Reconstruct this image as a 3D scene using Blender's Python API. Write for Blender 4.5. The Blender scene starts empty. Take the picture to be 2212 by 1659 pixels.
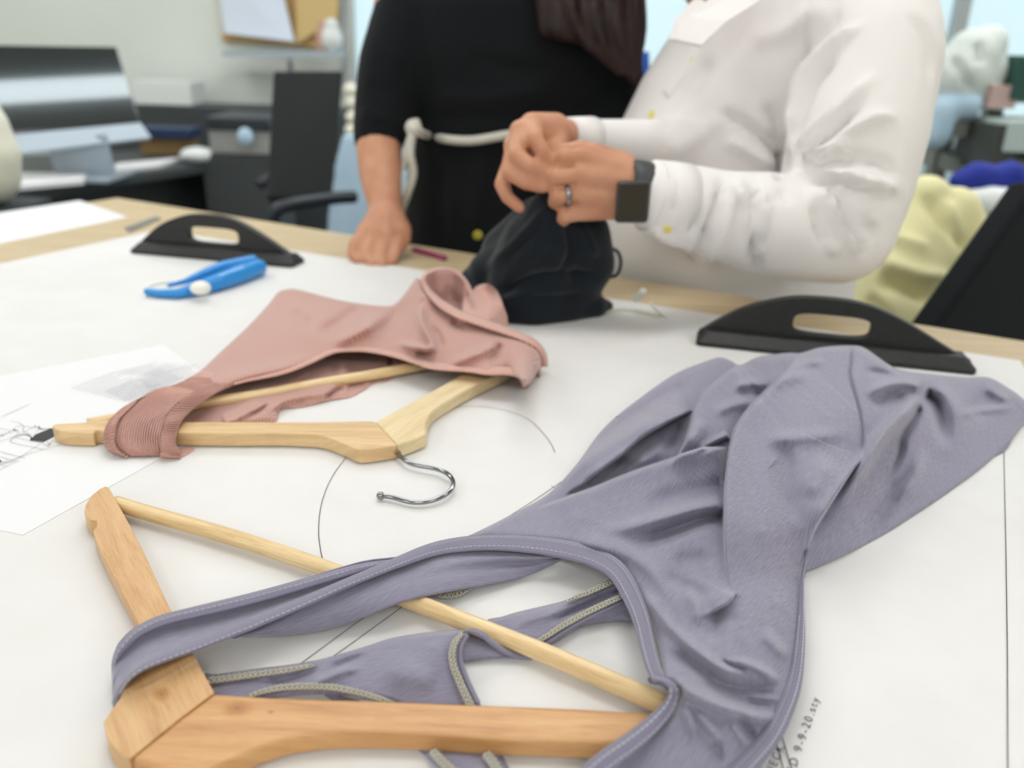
import bpy, math, random
import numpy as np
from mathutils import Vector, Matrix
random.seed(7); rng = np.random.default_rng(3)
SC = bpy.context.scene
COL = SC.collection
T = 0.93                      # height of the table top above the floor
CH, PITCH, ROLL, FPX = .3128, .3847, -.0334, 1814.0
PI = math.pi

# ---------------------------------------------------------------- camera
_f = np.array([0, math.cos(PITCH), -math.sin(PITCH)]); _d = np.array([0, -math.sin(PITCH), -math.cos(PITCH)]); _x = np.array([1., 0, 0])
_x2 = math.cos(ROLL)*_x + math.sin(ROLL)*_d; _d2 = -math.sin(ROLL)*_x + math.cos(ROLL)*_d
CAM = np.array([0, 0, T+CH])
cd = bpy.data.cameras.new('camera'); cam = bpy.data.objects.new('camera', cd); COL.objects.link(cam)
cam.matrix_world = Matrix(((_x2[0], -_d2[0], -_f[0], CAM[0]), (_x2[1], -_d2[1], -_f[1], CAM[1]), (_x2[2], -_d2[2], -_f[2], CAM[2]), (0, 0, 0, 1)))
cd.sensor_width = 36; cd.lens = FPX/2212*36; cd.clip_start = .01
cd.dof.use_dof = True; cd.dof.focus_distance = .54; cd.dof.aperture_fstop = cd.lens/6.0
SC.camera = cam

def rays(U, V):
    U = np.asarray(U, float); V = np.asarray(V, float)
    return _f + _x2*((U-1106)/FPX)[..., None] + _d2*((V-829.5)/FPX)[..., None]
def Parr(U, V, h):            # points at height h over the table top
    r = rays(U, V); t = (np.asarray(h)+T-CAM[2])/r[..., 2]
    return CAM + r*t[..., None]
def Yarr(U, V, y):
    r = rays(U, V); t = np.asarray(y)/r[..., 1]
    return CAM + r*t[..., None]
def P(u, v, h=0.): return Vector(Parr(np.array([u]), np.array([v]), np.array([h]))[0])
def W(u, v, y): return Vector(Yarr(np.array([u]), np.array([v]), np.array([y]))[0])
def project(A):
    A = np.asarray(A)-CAM; z = A@_f
    return 1106+FPX*(A@_x2)/z, 829.5+FPX*(A@_d2)/z, z
def R(px, pt):                # a size in pixels at a place, in metres
    return px/FPX*float(project(np.array(pt))[2])

# ---------------------------------------------------------------- materials
def s2l(c): return tuple((x/12.92 if x <= .04045 else ((x+.055)/1.055)**2.4) for x in [k/255 for k in c])+(1,)
MATS = {}
def mat(name, rgb, rough=.6, metal=0., spec=.5, sheen=0., var=None, vscale=(1, 1, 1), nscale=60, bump=0., bscale=300, bstretch=(1, 1, 1), bdist=.001, sub=0., coord='UV', trans=0., emit=None, estr=0., coat=0., detail=3):
    m = bpy.data.materials.new(name); m.use_nodes = True; nt = m.node_tree; N = nt.nodes; L = nt.links
    b = N['Principled BSDF']; b.inputs['Base Color'].default_value = s2l(rgb); b.inputs['Roughness'].default_value = rough
    b.inputs['Metallic'].default_value = metal; b.inputs['Specular IOR Level'].default_value = spec
    b.inputs['Coat Weight'].default_value = coat
    if sheen: b.inputs['Sheen Weight'].default_value = sheen; b.inputs['Sheen Roughness'].default_value = .5
    if sub: b.inputs['Subsurface Weight'].default_value = sub; b.inputs['Subsurface Radius'].default_value = (.02, .008, .004); b.inputs['Subsurface Scale'].default_value = .5
    if trans: b.inputs['Transmission Weight'].default_value = trans
    if emit: b.inputs['Emission Color'].default_value = s2l(emit); b.inputs['Emission Strength'].default_value = estr
    tc = N.new('ShaderNodeTexCoord')
    if var:
        mp = N.new('ShaderNodeMapping'); mp.inputs['Scale'].default_value = vscale; L.new(tc.outputs[coord], mp.inputs[0])
        nz = N.new('ShaderNodeTexNoise'); nz.inputs['Scale'].default_value = nscale; nz.inputs['Detail'].default_value = detail; L.new(mp.outputs[0], nz.inputs[0])
        cr = N.new('ShaderNodeValToRGB'); cr.color_ramp.elements[0].position = .33; cr.color_ramp.elements[1].position = .68
        cr.color_ramp.elements[0].color = s2l(var); cr.color_ramp.elements[1].color = s2l(rgb)
        L.new(nz.outputs['Fac'], cr.inputs[0]); L.new(cr.outputs[0], b.inputs['Base Color'])
    if bump:
        mp = N.new('ShaderNodeMapping'); mp.inputs['Scale'].default_value = bstretch; L.new(tc.outputs[coord], mp.inputs[0])
        nz = N.new('ShaderNodeTexNoise'); nz.inputs['Scale'].default_value = bscale; nz.inputs['Detail'].default_value = 2; L.new(mp.outputs[0], nz.inputs[0])
        bp = N.new('ShaderNodeBump'); bp.inputs['Strength'].default_value = bump; bp.inputs['Distance'].default_value = bdist
        L.new(nz.outputs['Fac'], bp.inputs['Height']); L.new(bp.outputs[0], b.inputs['Normal'])
    MATS[name] = m
    return m

def wood(name, light, mid, dark, knots=()):
    """grain runs along UV.x (metres); knots = (u, v) places"""
    m = bpy.data.materials.new(name); m.use_nodes = True; nt = m.node_tree; N = nt.nodes; L = nt.links
    b = N['Principled BSDF']; b.inputs['Roughness'].default_value = .42; b.inputs['Coat Weight'].default_value = .15; b.inputs['Coat Roughness'].default_value = .35
    tc = N.new('ShaderNodeTexCoord')
    mp = N.new('ShaderNodeMapping'); mp.inputs['Scale'].default_value = (6, 70, 1); L.new(tc.outputs['UV'], mp.inputs[0])
    n1 = N.new('ShaderNodeTexNoise'); n1.inputs['Scale'].default_value = 1.6; n1.inputs['Detail'].default_value = 6; n1.inputs['Distortion'].default_value = .7; L.new(mp.outputs[0], n1.inputs[0])
    r1 = N.new('ShaderNodeValToRGB'); e = r1.color_ramp.elements; e[0].position = .3; e[0].color = s2l(dark); e[1].position = .72; e[1].color = s2l(light)
    k = e.new(.5); k.color = s2l(mid); L.new(n1.outputs['Fac'], r1.inputs[0])
    mp2 = N.new('ShaderNodeMapping'); mp2.inputs['Scale'].default_value = (60, 1500, 1); L.new(tc.outputs['UV'], mp2.inputs[0])
    n2 = N.new('ShaderNodeTexNoise'); n2.inputs['Scale'].default_value = 1.; n2.inputs['Detail'].default_value = 3; L.new(mp2.outputs[0], n2.inputs[0])
    r2 = N.new('ShaderNodeValToRGB'); r2.color_ramp.elements[0].position = .32; r2.color_ramp.elements[0].color = (.80, .72, .62, 1); r2.color_ramp.elements[1].position = .5; r2.color_ramp.elements[1].color = (1, 1, 1, 1)
    L.new(n2.outputs['Fac'], r2.inputs[0])
    mx = N.new('ShaderNodeMix'); mx.data_type = 'RGBA'; mx.blend_type = 'MULTIPLY'; mx.inputs[0].default_value = .8
    L.new(r1.outputs[0], mx.inputs[6]); L.new(r2.outputs[0], mx.inputs[7]); cur = mx.outputs[2]
    for (ku, kv, rad) in knots:
        cb = N.new('ShaderNodeVectorMath'); cb.operation = 'SUBTRACT'; cb.inputs[1].default_value = (ku, kv, 0); L.new(tc.outputs['UV'], cb.inputs[0])
        sc = N.new('ShaderNodeVectorMath'); sc.operation = 'MULTIPLY'; sc.inputs[1].default_value = (.75/rad, 1/rad, 0); L.new(cb.outputs[0], sc.inputs[0])
        ln = N.new('ShaderNodeVectorMath'); ln.operation = 'LENGTH'; L.new(sc.outputs[0], ln.inputs[0])
        rr = N.new('ShaderNodeValToRGB'); q = rr.color_ramp.elements; q[0].position = 0.; q[0].color = (.22, .12, .05, 1); q[1].position = 1.; q[1].color = (1, 1, 1, 1)
        z = q.new(.14); z.color = (.62, .45, .27, 1); z = q.new(.5); z.color = (.74, .62, .45, 1); z = q.new(.6); z.color = (.86, .72, .52, 1)
        L.new(ln.outputs['Value'], rr.inputs[0])
        mk = N.new('ShaderNodeMix'); mk.data_type = 'RGBA'; mk.blend_type = 'MULTIPLY'; mk.inputs[0].default_value = .85
        L.new(cur, mk.inputs[6]); L.new(rr.outputs[0], mk.inputs[7]); cur = mk.outputs[2]
    L.new(cur, b.inputs['Base Color'])
    bp = N.new('ShaderNodeBump'); bp.inputs['Strength'].default_value = .12; bp.inputs['Distance'].default_value = .0004; L.new(n2.outputs['Fac'], bp.inputs['Height']); L.new(bp.outputs[0], b.inputs['Normal'])
    MATS[name] = m; return m

def ribbed(name, rgb, dark, period, axis, bump=.6):
    """fine knitted rib: stripes across UV axis with a period in metres"""
    m = bpy.data.materials.new(name); m.use_nodes = True; nt = m.node_tree; N = nt.nodes; L = nt.links
    b = N['Principled BSDF']; b.inputs['Roughness'].default_value = .8; b.inputs['Sheen Weight'].default_value = .3
    tc = N.new('ShaderNodeTexCoord'); mp = N.new('ShaderNodeMapping'); mp.inputs['Rotation'].default_value = (0, 0, axis); L.new(tc.outputs['UV'], mp.inputs[0])
    wv = N.new('ShaderNodeTexWave'); wv.inputs['Scale'].default_value = 2*PI/(20*period); wv.inputs['Distortion'].default_value = 1.2; wv.inputs['Detail'].default_value = 1; wv.inputs['Detail Scale'].default_value = .4
    L.new(mp.outputs[0], wv.inputs[0])
    cr = N.new('ShaderNodeValToRGB'); cr.color_ramp.elements[0].color = s2l(dark); cr.color_ramp.elements[1].color = s2l(rgb); L.new(wv.outputs['Fac'], cr.inputs[0]); L.new(cr.outputs[0], b.inputs['Base Color'])
    bp = N.new('ShaderNodeBump'); bp.inputs['Strength'].default_value = bump; bp.inputs['Distance'].default_value = .0006; L.new(wv.outputs['Fac'], bp.inputs['Height']); L.new(bp.outputs[0], b.inputs['Normal'])
    MATS[name] = m; return m

LAV = mat('lavender_knit', (146, 143, 161), .85, sheen=.35, var=(126, 122, 141), vscale=(90, 1300, 1), nscale=1.2, bump=.28, bscale=1.2, bstretch=(130, 1500, 1), bdist=.0006, spec=.2, detail=4)
LAVD = mat('lavender_binding', (138, 134, 154), .85, sheen=.3, var=(118, 114, 134), vscale=(500, 500, 1), nscale=3, bump=.4, bscale=4, bstretch=(600, 600, 1), bdist=.0004, spec=.2)
STITCH = mat('grey_thread', (186, 184, 190), .7, spec=.2)
OVER = mat('overlock_thread', (176, 172, 160), .8, spec=.2, var=(140, 136, 128), vscale=(800, 800, 1), nscale=2)
ROSE = ribbed('rose_rib', (201, 157, 144), (176, 131, 119), .0022, .5, .3)
ROSEP = mat('rose_knit', (208, 165, 152), .85, sheen=.3, var=(196, 151, 138), vscale=(200, 200, 1), nscale=3, spec=.2)
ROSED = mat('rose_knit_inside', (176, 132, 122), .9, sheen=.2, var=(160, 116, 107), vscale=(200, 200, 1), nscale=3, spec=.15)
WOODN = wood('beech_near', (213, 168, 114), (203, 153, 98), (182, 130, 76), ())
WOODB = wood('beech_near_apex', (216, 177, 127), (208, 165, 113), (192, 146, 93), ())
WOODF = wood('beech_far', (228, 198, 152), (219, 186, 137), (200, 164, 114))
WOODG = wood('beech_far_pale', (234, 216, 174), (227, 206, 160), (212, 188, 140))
BAR = wood('bamboo_bar', (238, 214, 168), (228, 200, 150), (206, 172, 120))
PAPER = mat('white_paper', (226, 225, 223), .8, spec=.2, var=(222, 221, 218), vscale=(3, 3, 1), nscale=6, coord='Object')
PAPER2 = mat('bright_paper', (230, 230, 231), .7, spec=.2)
INK = mat('black_ink', (45, 45, 47), .8, spec=.1)
INKG = mat('grey_ink', (140, 144, 148), .9, spec=.1)
TILE = mat('dark_grey_print', (72, 72, 72), .8, spec=.2)
TABLE = mat('birch_table', (205, 186, 150), .5, var=(190, 168, 130), vscale=(4, 40, 1), nscale=2, coord='Object')
CHROME = mat('chrome', (150, 150, 153), .10, metal=1.)
BLACKR = mat('black_rubber', (34, 34, 33), .5, var=(24, 24, 24), vscale=(60, 60, 60), nscale=3, coord='Object')
BLUEP = mat('blue_plastic', (28, 138, 214), .35, coat=.2)
WHITEP = mat('white_plastic', (235, 235, 225), .4)
SKIN = mat('skin', (205, 152, 120), .55, sub=.12, var=(190, 132, 102), vscale=(30, 30, 30), nscale=1, coord='Object')
SHIRT = mat('white_cotton', (238, 234, 232), .8, sheen=.2, spec=.2)
BLACKC = mat('black_cotton', (20, 22, 25), .9, sheen=.06, spec=.15)
NAVYC = mat('near_black_jersey', (22, 28, 34), .8, sheen=.15, spec=.15)
HAIR = mat('dark_brown_hair', (52, 34, 32), .5, var=(30, 20, 20), vscale=(40, 40, 4), nscale=3, coord='Object', spec=.3)
CORD = mat('ivory_cord', (205, 203, 192), .8)
BTN = mat('pale_yellow_button', (236, 220, 120), .4)
GOLD = mat('gold_snap', (190, 180, 70), .4, metal=.5)
WATCH = mat('watch_band', (62, 64, 66), .5); WFACE = mat('watch_glass', (8, 8, 10), .1, coat=.5)
TROU = mat('grey_trousers', (70, 72, 78), .8); SHOE = mat('black_shoe', (25, 25, 25), .4)

# ---------------------------------------------------------------- objects
def tag(o, label=None, cat=None, group=None, kind=None):
    if label: o['label'] = label
    if cat: o['category'] = cat
    if group: o['group'] = group
    if kind: o['kind'] = kind
    return o
def thing(name, label, cat, loc=(0, 0, 0), group=None):
    o = bpy.data.objects.new(name, None); COL.objects.link(o); o.location = loc; o.empty_display_size = .05
    bpy.context.view_layer.update()
    return tag(o, label, cat, group)
def par(o, p):
    if p is not None:
        o.parent = p
        o.matrix_parent_inverse = Matrix.Translation(-p.location) if p.type == 'EMPTY' else Matrix.Identity(4)
    return o
def newmesh(name, V, F, m, parent=None, smooth=True, uv=None):
    me = bpy.data.meshes.new(name)
    me.from_pydata([tuple(map(float, v)) for v in V], [], [tuple(int(i) for i in f) for f in F]); me.update()
    if smooth: me.polygons.foreach_set('use_smooth', [True]*len(me.polygons))
    if uv is not None:
        l = me.uv_layers.new(name='UVMap'); idx = np.zeros(len(me.loops), int); me.loops.foreach_get('vertex_index', idx)
        l.data.foreach_set('uv', np.asarray(uv)[idx].astype(np.float32).ravel())
    me.materials.append(m)
    o = bpy.data.objects.new(name, me); COL.objects.link(o)
    return par(o, parent)
def solid(o, t, off=-1.):
    md = o.modifiers.new('thick', 'SOLIDIFY'); md.thickness = t; md.offset = off; return o
def bevel(o, w, s=3, ang=.6):
    md = o.modifiers.new('bev', 'BEVEL'); md.width = w; md.segments = s; md.limit_method = 'ANGLE'; md.angle_limit = ang; return o

def cr(pts, n, closed=False):
    """catmull-rom through points (any dimension), n samples evenly by index"""
    p = np.array(pts, float)
    if len(p) == 2: return p[0]+(p[1]-p[0])*np.linspace(0, 1, n)[:, None]
    if closed: q = np.vstack([p[-1], p, p[0], p[1]]); m = len(p)
    else: q = np.vstack([2*p[0]-p[1], p, 2*p[-1]-p[-2]]); m = len(p)-1
    t = np.linspace(0, m, n, endpoint=not closed); i = np.minimum(t.astype(int), m-1); f = (t-i)[:, None]
    a, b, c, d = q[i], q[i+1], q[i+2], q[i+3]
    return .5*((2*b)+(-a+c)*f+(2*a-5*b+4*c-d)*f*f+(-a+3*b-3*c+d)*f**3)
def arclen(p):
    return np.concatenate([[0], np.cumsum(np.linalg.norm(np.diff(p, axis=0), axis=1))])
def resample(p, n):
    s = arclen(p); t = np.linspace(0, s[-1], n); return np.stack([np.interp(t, s, p[:, k]) for k in range(p.shape[1])], 1)
def curve(pts, n):
    return resample(cr(pts, max(8*len(pts), 60)), n)

def pdist(U, V, poly):
    """distance, position along (0..1) and side (+ = right hand on screen) to a pixel polyline"""
    poly = np.asarray(poly, float)[:, :2]; best = np.full(U.shape, 1e9); tt = np.zeros(U.shape); side = np.zeros(U.shape)
    s = arclen(poly); tot = s[-1]
    for i in range(len(poly)-1):
        ax, ay = poly[i]; dx, dy = poly[i+1]-poly[i]; l2 = dx*dx+dy*dy+1e-9
        t = np.clip(((U-ax)*dx+(V-ay)*dy)/l2, 0, 1); ex = U-ax-t*dx; ey = V-ay-t*dy; d = np.hypot(ex, ey); m = d < best
        best = np.where(m, d, best); tt = np.where(m, (s[i]+t*(s[i+1]-s[i]))/tot, tt); side = np.where(m, np.sign(dx*ey-dy*ex), side)
    return best, tt, side
def inside(U, V, poly):
    poly = np.asarray(poly, float)[:, :2]; r = np.zeros(U.shape, bool); n = len(poly)
    for i in range(n):
        x1, y1 = poly[i]; x2, y2 = poly[(i+1) % n]
        c = ((y1 > V) != (y2 > V)) & (U < (x2-x1)*(V-y1)/((y2-y1) if y2 != y1 else 1e-9)+x1); r ^= c
    return r
def taper(t, a=.18, b=.18):
    r = np.ones_like(t)
    sm = lambda q: q*q*(3-2*q)
    if a > 0: r = r*sm(np.clip(t/a, 0, 1))
    if b > 0: r = r*sm(np.clip((1-t)/b, 0, 1))
    return r
KF = 1.6
class Relief:
    """height of a draped cloth: smooth base through control points, plus folds"""
    def __init__(s, ctrl, sig=90.):
        s.c = np.array(ctrl, float); s.sig = sig; s.f = []
        x = s.c[:, :2]; n = len(x); d = np.linalg.norm(x[:, None]-x[None], axis=2)
        A = d+np.eye(n)*12.; Q = np.hstack([np.ones((n, 1)), x/1000])
        M = np.block([[-A, Q], [Q.T, np.zeros((3, 3))]]); s.w = np.linalg.solve(M, np.concatenate([s.c[:, 2], np.zeros(3)]))
    def ridge(s, pl, amp, w, a=.35, b=.35): amp *= KF; s.f.append(('r', curve(pl, 30), amp, w, 0, a, b)); return s
    def cliff(s, pl, amp, w, side, a=.2, b=.2, low=.25): amp *= KF; s.f.append(('c', curve(pl, 40), amp, w, side, a, b, low)); return s
    def __call__(s, U, V):
        shp = U.shape; U = U.ravel(); V = V.ravel(); n = len(s.c); z = np.zeros(U.shape)
        for i in range(n): z -= s.w[i]*np.hypot(U-s.c[i, 0], V-s.c[i, 1])
        z += s.w[n]+s.w[n+1]*U/1000+s.w[n+2]*V/1000; z = np.maximum(z, .002)
        for f in s.f:
            pl = f[1]; m = (U > pl[:, 0].min()-4*f[3]) & (U < pl[:, 0].max()+4*f[3]) & (V > pl[:, 1].min()-4*f[3]) & (V < pl[:, 1].max()+4*f[3])
            if not m.any(): continue
            d, t, sd = pdist(U[m], V[m], pl); tp = taper(t, f[5], f[6])
            if f[0] == 'r': z[m] += f[2]*tp*np.exp(-(d/f[3])**2)
            else:
                x = d*sd*f[4]
                hi = f[2]*np.exp(-np.maximum(x, 0)/f[3])*(1-np.exp(-(np.maximum(x, 0)+2.5)/5.)*.4)
                lo = -f[2]*f[7]*np.exp(np.minimum(x, 0)/(f[3]*.35))
                q = np.clip((x+3.2)/6.4, 0, 1); q = q*q*(3-2*q)
                z[m] += tp*(q*hi+(1-q)*lo)*np.exp(-np.maximum(d-3*f[3], 0)/f[3])
        return np.maximum(z, .0012).reshape(shp)

def sheet(name, outline, fn, step, m, parent=None, skirt=None, thick=.0009, uvrot=0., smooth_outline=True, uvfn=None, skirt_h=.0006):
    ol = np.array(outline, float)
    if smooth_outline: ol = resample(np.vstack([cr(ol, 12*len(ol), True), cr(ol, 12*len(ol), True)[:1]]), 10*len(ol))[:-1]
    cl = np.vstack([ol, ol[:1]])
    x0, y0 = ol.min(0)[:2]-step; x1, y1 = ol.max(0)[:2]+step
    gx = np.arange(x0, x1+step, step); gy = np.arange(y0, y1+step, step); X, Y = np.meshgrid(gx, gy)
    I = inside(X, Y, ol); H, Wd = X.shape
    cell = I[:-1, :-1] | I[1:, :-1] | I[:-1, 1:] | I[1:, 1:]
    use = np.zeros_like(I); use[:-1, :-1] |= cell; use[1:, :-1] |= cell; use[:-1, 1:] |= cell; use[1:, 1:] |= cell
    out = use & ~I
    if out.any():
        uo, vo = X[out], Y[out]; best = np.full(uo.shape, 1e9); bx = uo.copy(); by = vo.copy()
        for i in range(len(cl)-1):
            ax, ay = cl[i][:2]; dx, dy = (cl[i+1]-cl[i])[:2]; l2 = dx*dx+dy*dy+1e-9
            t = np.clip(((uo-ax)*dx+(vo-ay)*dy)/l2, 0, 1); px = ax+t*dx; py = ay+t*dy; d = np.hypot(uo-px, vo-py); mm = d < best
            best = np.where(mm, d, best); bx = np.where(mm, px, bx); by = np.where(mm, py, by)
        X[out] = bx; Y[out] = by
    idx = -np.ones(X.shape, int); idx[use] = np.arange(use.sum()); U = X[use]; V = Y[use]
    pts = fn(U, V, pdist(U, V, cl)[0])
    a = idx[:-1, :-1][cell]; b = idx[:-1, 1:][cell]; c = idx[1:, 1:][cell]; d = idx[1:, :-1][cell]
    F = np.stack([a, d, c, b], 1)
    F = [f for f in F.tolist()]
    if uvfn is None:
        cr_, sr_ = math.cos(uvrot), math.sin(uvrot); uv = np.stack([pts[:, 0]*cr_+pts[:, 1]*sr_, -pts[:, 0]*sr_+pts[:, 1]*cr_], 1)
    else: uv = uvfn(U, V, pts)
    if skirt is not None:
        cnt = {}
        for f in F:
            for k in range(4):
                e = (f[k], f[(k+1) % 4]); cnt[e] = 1
        bd = [e for e in cnt if (e[1], e[0]) not in cnt and skirt(U[e[0]], V[e[0]]) and skirt(U[e[1]], V[e[1]])]
        vs = sorted({i for e in bd for i in e}); mp = {}; base = len(pts); ex = []
        for i in vs:
            q = pts[i].copy(); q[2] = min(q[2], T+skirt_h); mp[i] = base+len(ex); ex.append(q)
        if ex:
            pts = np.vstack([pts, ex]); uv = np.vstack([uv, uv[vs]])
            F += [[e[1], e[0], mp[e[0]], mp[e[1]]] for e in bd]
    o = newmesh(name, pts, F, m, parent, True, uv)
    if thick: solid(o, thick, -1)
    return o

def ribbon(name, A, B, m, parent=None, nu=60, nv=8, bulge=0., thick=.0010, bfn=None, rs=False):
    """cloth strip between two pixel edges; each point is (u, v, height)"""
    a = cr(A, nu) if not rs else curve(A, nu); b = cr(B, nu) if not rs else curve(B, nu)
    t = np.linspace(0, 1, nv)[None, :, None]; g = a[:, None]*(1-t)+b[:, None]*t
    tt = np.linspace(0, 1, nv)[None, :]; ss = np.linspace(0, 1, nu)[:, None]
    h = g[..., 2]+bulge*4*tt*(1-tt)+(bfn(ss, tt) if bfn else 0)
    pts = Parr(g[..., 0], g[..., 1], np.maximum(h, .0008)).reshape(-1, 3)
    mid = pts.reshape(nu, nv, 3)[:, nv//2]; sl = arclen(mid); wd = np.linalg.norm(pts.reshape(nu, nv, 3)[:, -1]-pts.reshape(nu, nv, 3)[:, 0], axis=1)
    uv = np.stack([np.repeat(sl[:, None], nv, 1), wd[:, None]*tt], 2).reshape(-1, 2)
    F = []
    for i in range(nu-1):
        for j in range(nv-1):
            k = i*nv+j; F.append((k, k+1, k+nv+1, k+nv))
    # face upwards
    n = np.cross(pts[F[0][1]]-pts[F[0][0]], pts[F[0][3]]-pts[F[0][0]])
    mdl = F[len(F)//2]; n = np.cross(pts[mdl[1]]-pts[mdl[0]], pts[mdl[3]]-pts[mdl[0]])
    if n @ (CAM-pts[mdl[0]]) < 0: F = [f[::-1] for f in F]
    o = newmesh(name, pts, F, m, parent, True, uv)
    if thick: solid(o, thick, -1)
    return o
def offs(c, w):
    """offset a pixel polyline (n,3) sideways by w pixels (array or number)"""
    d = np.gradient(c[:, :2], axis=0); d /= np.linalg.norm(d, axis=1)[:, None]+1e-9
    n = np.stack([-d[:, 1], d[:, 0]], 1); r = c.copy(); r[:, :2] += n*np.asarray(w).reshape(-1, 1); return r
def wlist(w, n):
    w = np.atleast_1d(np.array(w, float)); return np.interp(np.linspace(0, 1, n), np.linspace(0, 1, len(w)), w)
def band(name, pts, w, m, parent, n=90, nv=7, bulge=.0010, lift=.0008, thick=.0012):
    c = curve(pts, n); c[:, 2] += lift; ww = wlist(w, n)
    return ribbon(name, offs(c, -ww/2), offs(c, ww/2), m, parent, nu=n, nv=nv, bulge=bulge, thick=thick)
def boxes(name, segs, m, parent, t=.0003):
    """segs: list of (p0, p1, width) in world metres, drawn as thin raised bars"""
    V = []; F = []
    for p0, p1, w in segs:
        p0 = np.array(p0); p1 = np.array(p1); d = p1-p0; L = np.linalg.norm(d)
        if L < 1e-7: continue
        d /= L; n = np.cross(d, CAM-p0); n /= np.linalg.norm(n)+1e-9; up = np.cross(n, d); up = -up if up[2] < 0 else up
        k = len(V)
        for q in (p0, p1):
            for a, b in ((-1, 0), (1, 0), (.6, 1), (-.6, 1)): V.append(q+n*a*w/2+up*(b*t*2-t))
        F += [(k, k+1, k+2, k+3), (k+4, k+7, k+6, k+5), (k, k+4, k+5, k+1), (k+1, k+5, k+6, k+2), (k+2, k+6, k+7, k+3), (k+3, k+7, k+4, k)]
    return newmesh(name, V, F, m, parent, False)
def stitches(name, pts, off, m, parent, dash=.0021, gap=.0009, w=.0006, lift=.0022, wob=0.):
    c = curve(pts, 300); c = offs(c, wlist(off, 300)); p = Parr(c[:, 0], c[:, 1], c[:, 2]+lift); s = arclen(p); segs = []; x = 0
    f = lambda q: [np.interp(q, s, p[:, k]) for k in range(3)]
    while x+dash < s[-1]: segs.append((f(x), f(x+dash), w)); x += dash+gap
    return boxes(name, segs, m, parent)
def overlock(name, pts, w, parent, lift=.0016, pitch=.0026):
    """serged seam: flat band of thread with crossing strands"""
    c = curve(pts, 260); c[:, 2] += lift; ww = wlist(w, 260)
    o = ribbon(name, offs(c, -ww/2), offs(c, ww/2), OVER, parent, nu=260, nv=4, bulge=.0004, thick=.0008)
    A = offs(c, -ww/2*.9); B = offs(c, ww/2*.9); a = Parr(A[:, 0], A[:, 1], A[:, 2]+.0006); b = Parr(B[:, 0], B[:, 1], B[:, 2]+.0006); mid = (a+b)/2+np.array([0, 0, .0006]); s = arclen(mid); segs = []
    g = lambda arr, q: np.array([np.interp(q, s, arr[:, k]) for k in range(3)])
    x = 0
    while x+pitch < s[-1]:
        segs += [(g(a, x), g(mid, x+pitch*.5), .0006), (g(mid, x+pitch*.5), g(a, x+pitch), .0006), (g(b, x+pitch*.5), g(mid, x), .0006), (g(mid, x), g(b, x-pitch*.2), .0006)]
        x += pitch
    boxes('seam_thread', segs, STITCH2, o)
    return o
STITCH2 = mat('overlock_strand', (198, 194, 180), .8, spec=.2)

def tube(name, pts, r, m, parent=None, n=60, k=12, squash=1., cap=True, smooth=True, relax=0):
    """round tube along world points; r number or list"""
    c = resample(cr([tuple(p) for p in pts], max(n, 40)), n) if len(pts) > 2 else cr([tuple(p) for p in pts], n)
    for _ in range(relax): c[1:-1] = c[1:-1]*.5+(c[:-2]+c[2:])*.25
    rr = wlist(r, n); d = np.gradient(c, axis=0); d /= np.linalg.norm(d, axis=1)[:, None]+1e-12
    up = np.array([0, 0, 1.]); 
    if abs(d[0] @ up) > .95: up = np.array([0, 1., 0])
    V = []; x = np.cross(d[0], up); x /= np.linalg.norm(x)
    for i in range(n):
        x = x-d[i]*(x@d[i]); x /= np.linalg.norm(x)+1e-12; y = np.cross(d[i], x)
        for j in range(k):
            a = 2*PI*j/k; V.append(c[i]+rr[i]*(x*math.cos(a)+y*math.sin(a)*squash))
    F = [(i*k+j, i*k+(j+1) % k, (i+1)*k+(j+1) % k, (i+1)*k+j) for i in range(n-1) for j in range(k)]
    s = arclen(c); uv = np.array([[s[i], j/k*.03] for i in range(n) for j in range(k)])
    if cap: F += [tuple(range(k))[::-1], tuple((n-1)*k+j for j in range(k))]
    return newmesh(name, V, F, m, parent, smooth, uv)
def box(name, c, size, m, parent=None, rot=0., bev=0.):
    a, b, h = size[0]/2, size[1]/2, size[2]/2; cs, sn = math.cos(rot), math.sin(rot)
    V = [(c[0]+x*cs-y*sn, c[1]+x*sn+y*cs, c[2]+z) for z in (-h, h) for x, y in ((-a, -b), (a, -b), (a, b), (-a, b))]
    F = [(3, 2, 1, 0), (4, 5, 6, 7), (0, 1, 5, 4), (1, 2, 6, 5), (2, 3, 7, 6), (3, 0, 4, 7)]
    o = newmesh(name, V, F, m, parent, False, [(v[0], v[1]+v[2]) for v in V])
    if bev: bevel(o, bev)
    return o
def poly_extrude(name, top, zb, m, parent=None, bev=0., grain=(1, 0), org=(0, 0), segs=3):
    """top = world points of the upper face (flat); extruded down to height zb"""
    n = len(top); V = [tuple(p) for p in top]+[(p[0], p[1], zb) for p in top]
    ar = sum(top[i][0]*top[(i+1) % n][1]-top[(i+1) % n][0]*top[i][1] for i in range(n))
    F = [tuple(range(n)), tuple(range(2*n-1, n-1, -1))]+[(i, n+i, n+(i+1) % n, (i+1) % n) for i in range(n)]
    if ar < 0: F = [f[::-1] for f in F]
    g = np.array(grain, float); g /= np.linalg.norm(g); h = np.array([-g[1], g[0]])
    uv = [((np.array(v[:2])-org)@g, (np.array(v[:2])-org)@h+(v[2]-T)*.9) for v in V]
    o = newmesh(name, V, F, m, parent, False, uv)
    if bev: bevel(o, bev, segs, .5)
    return o
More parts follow.
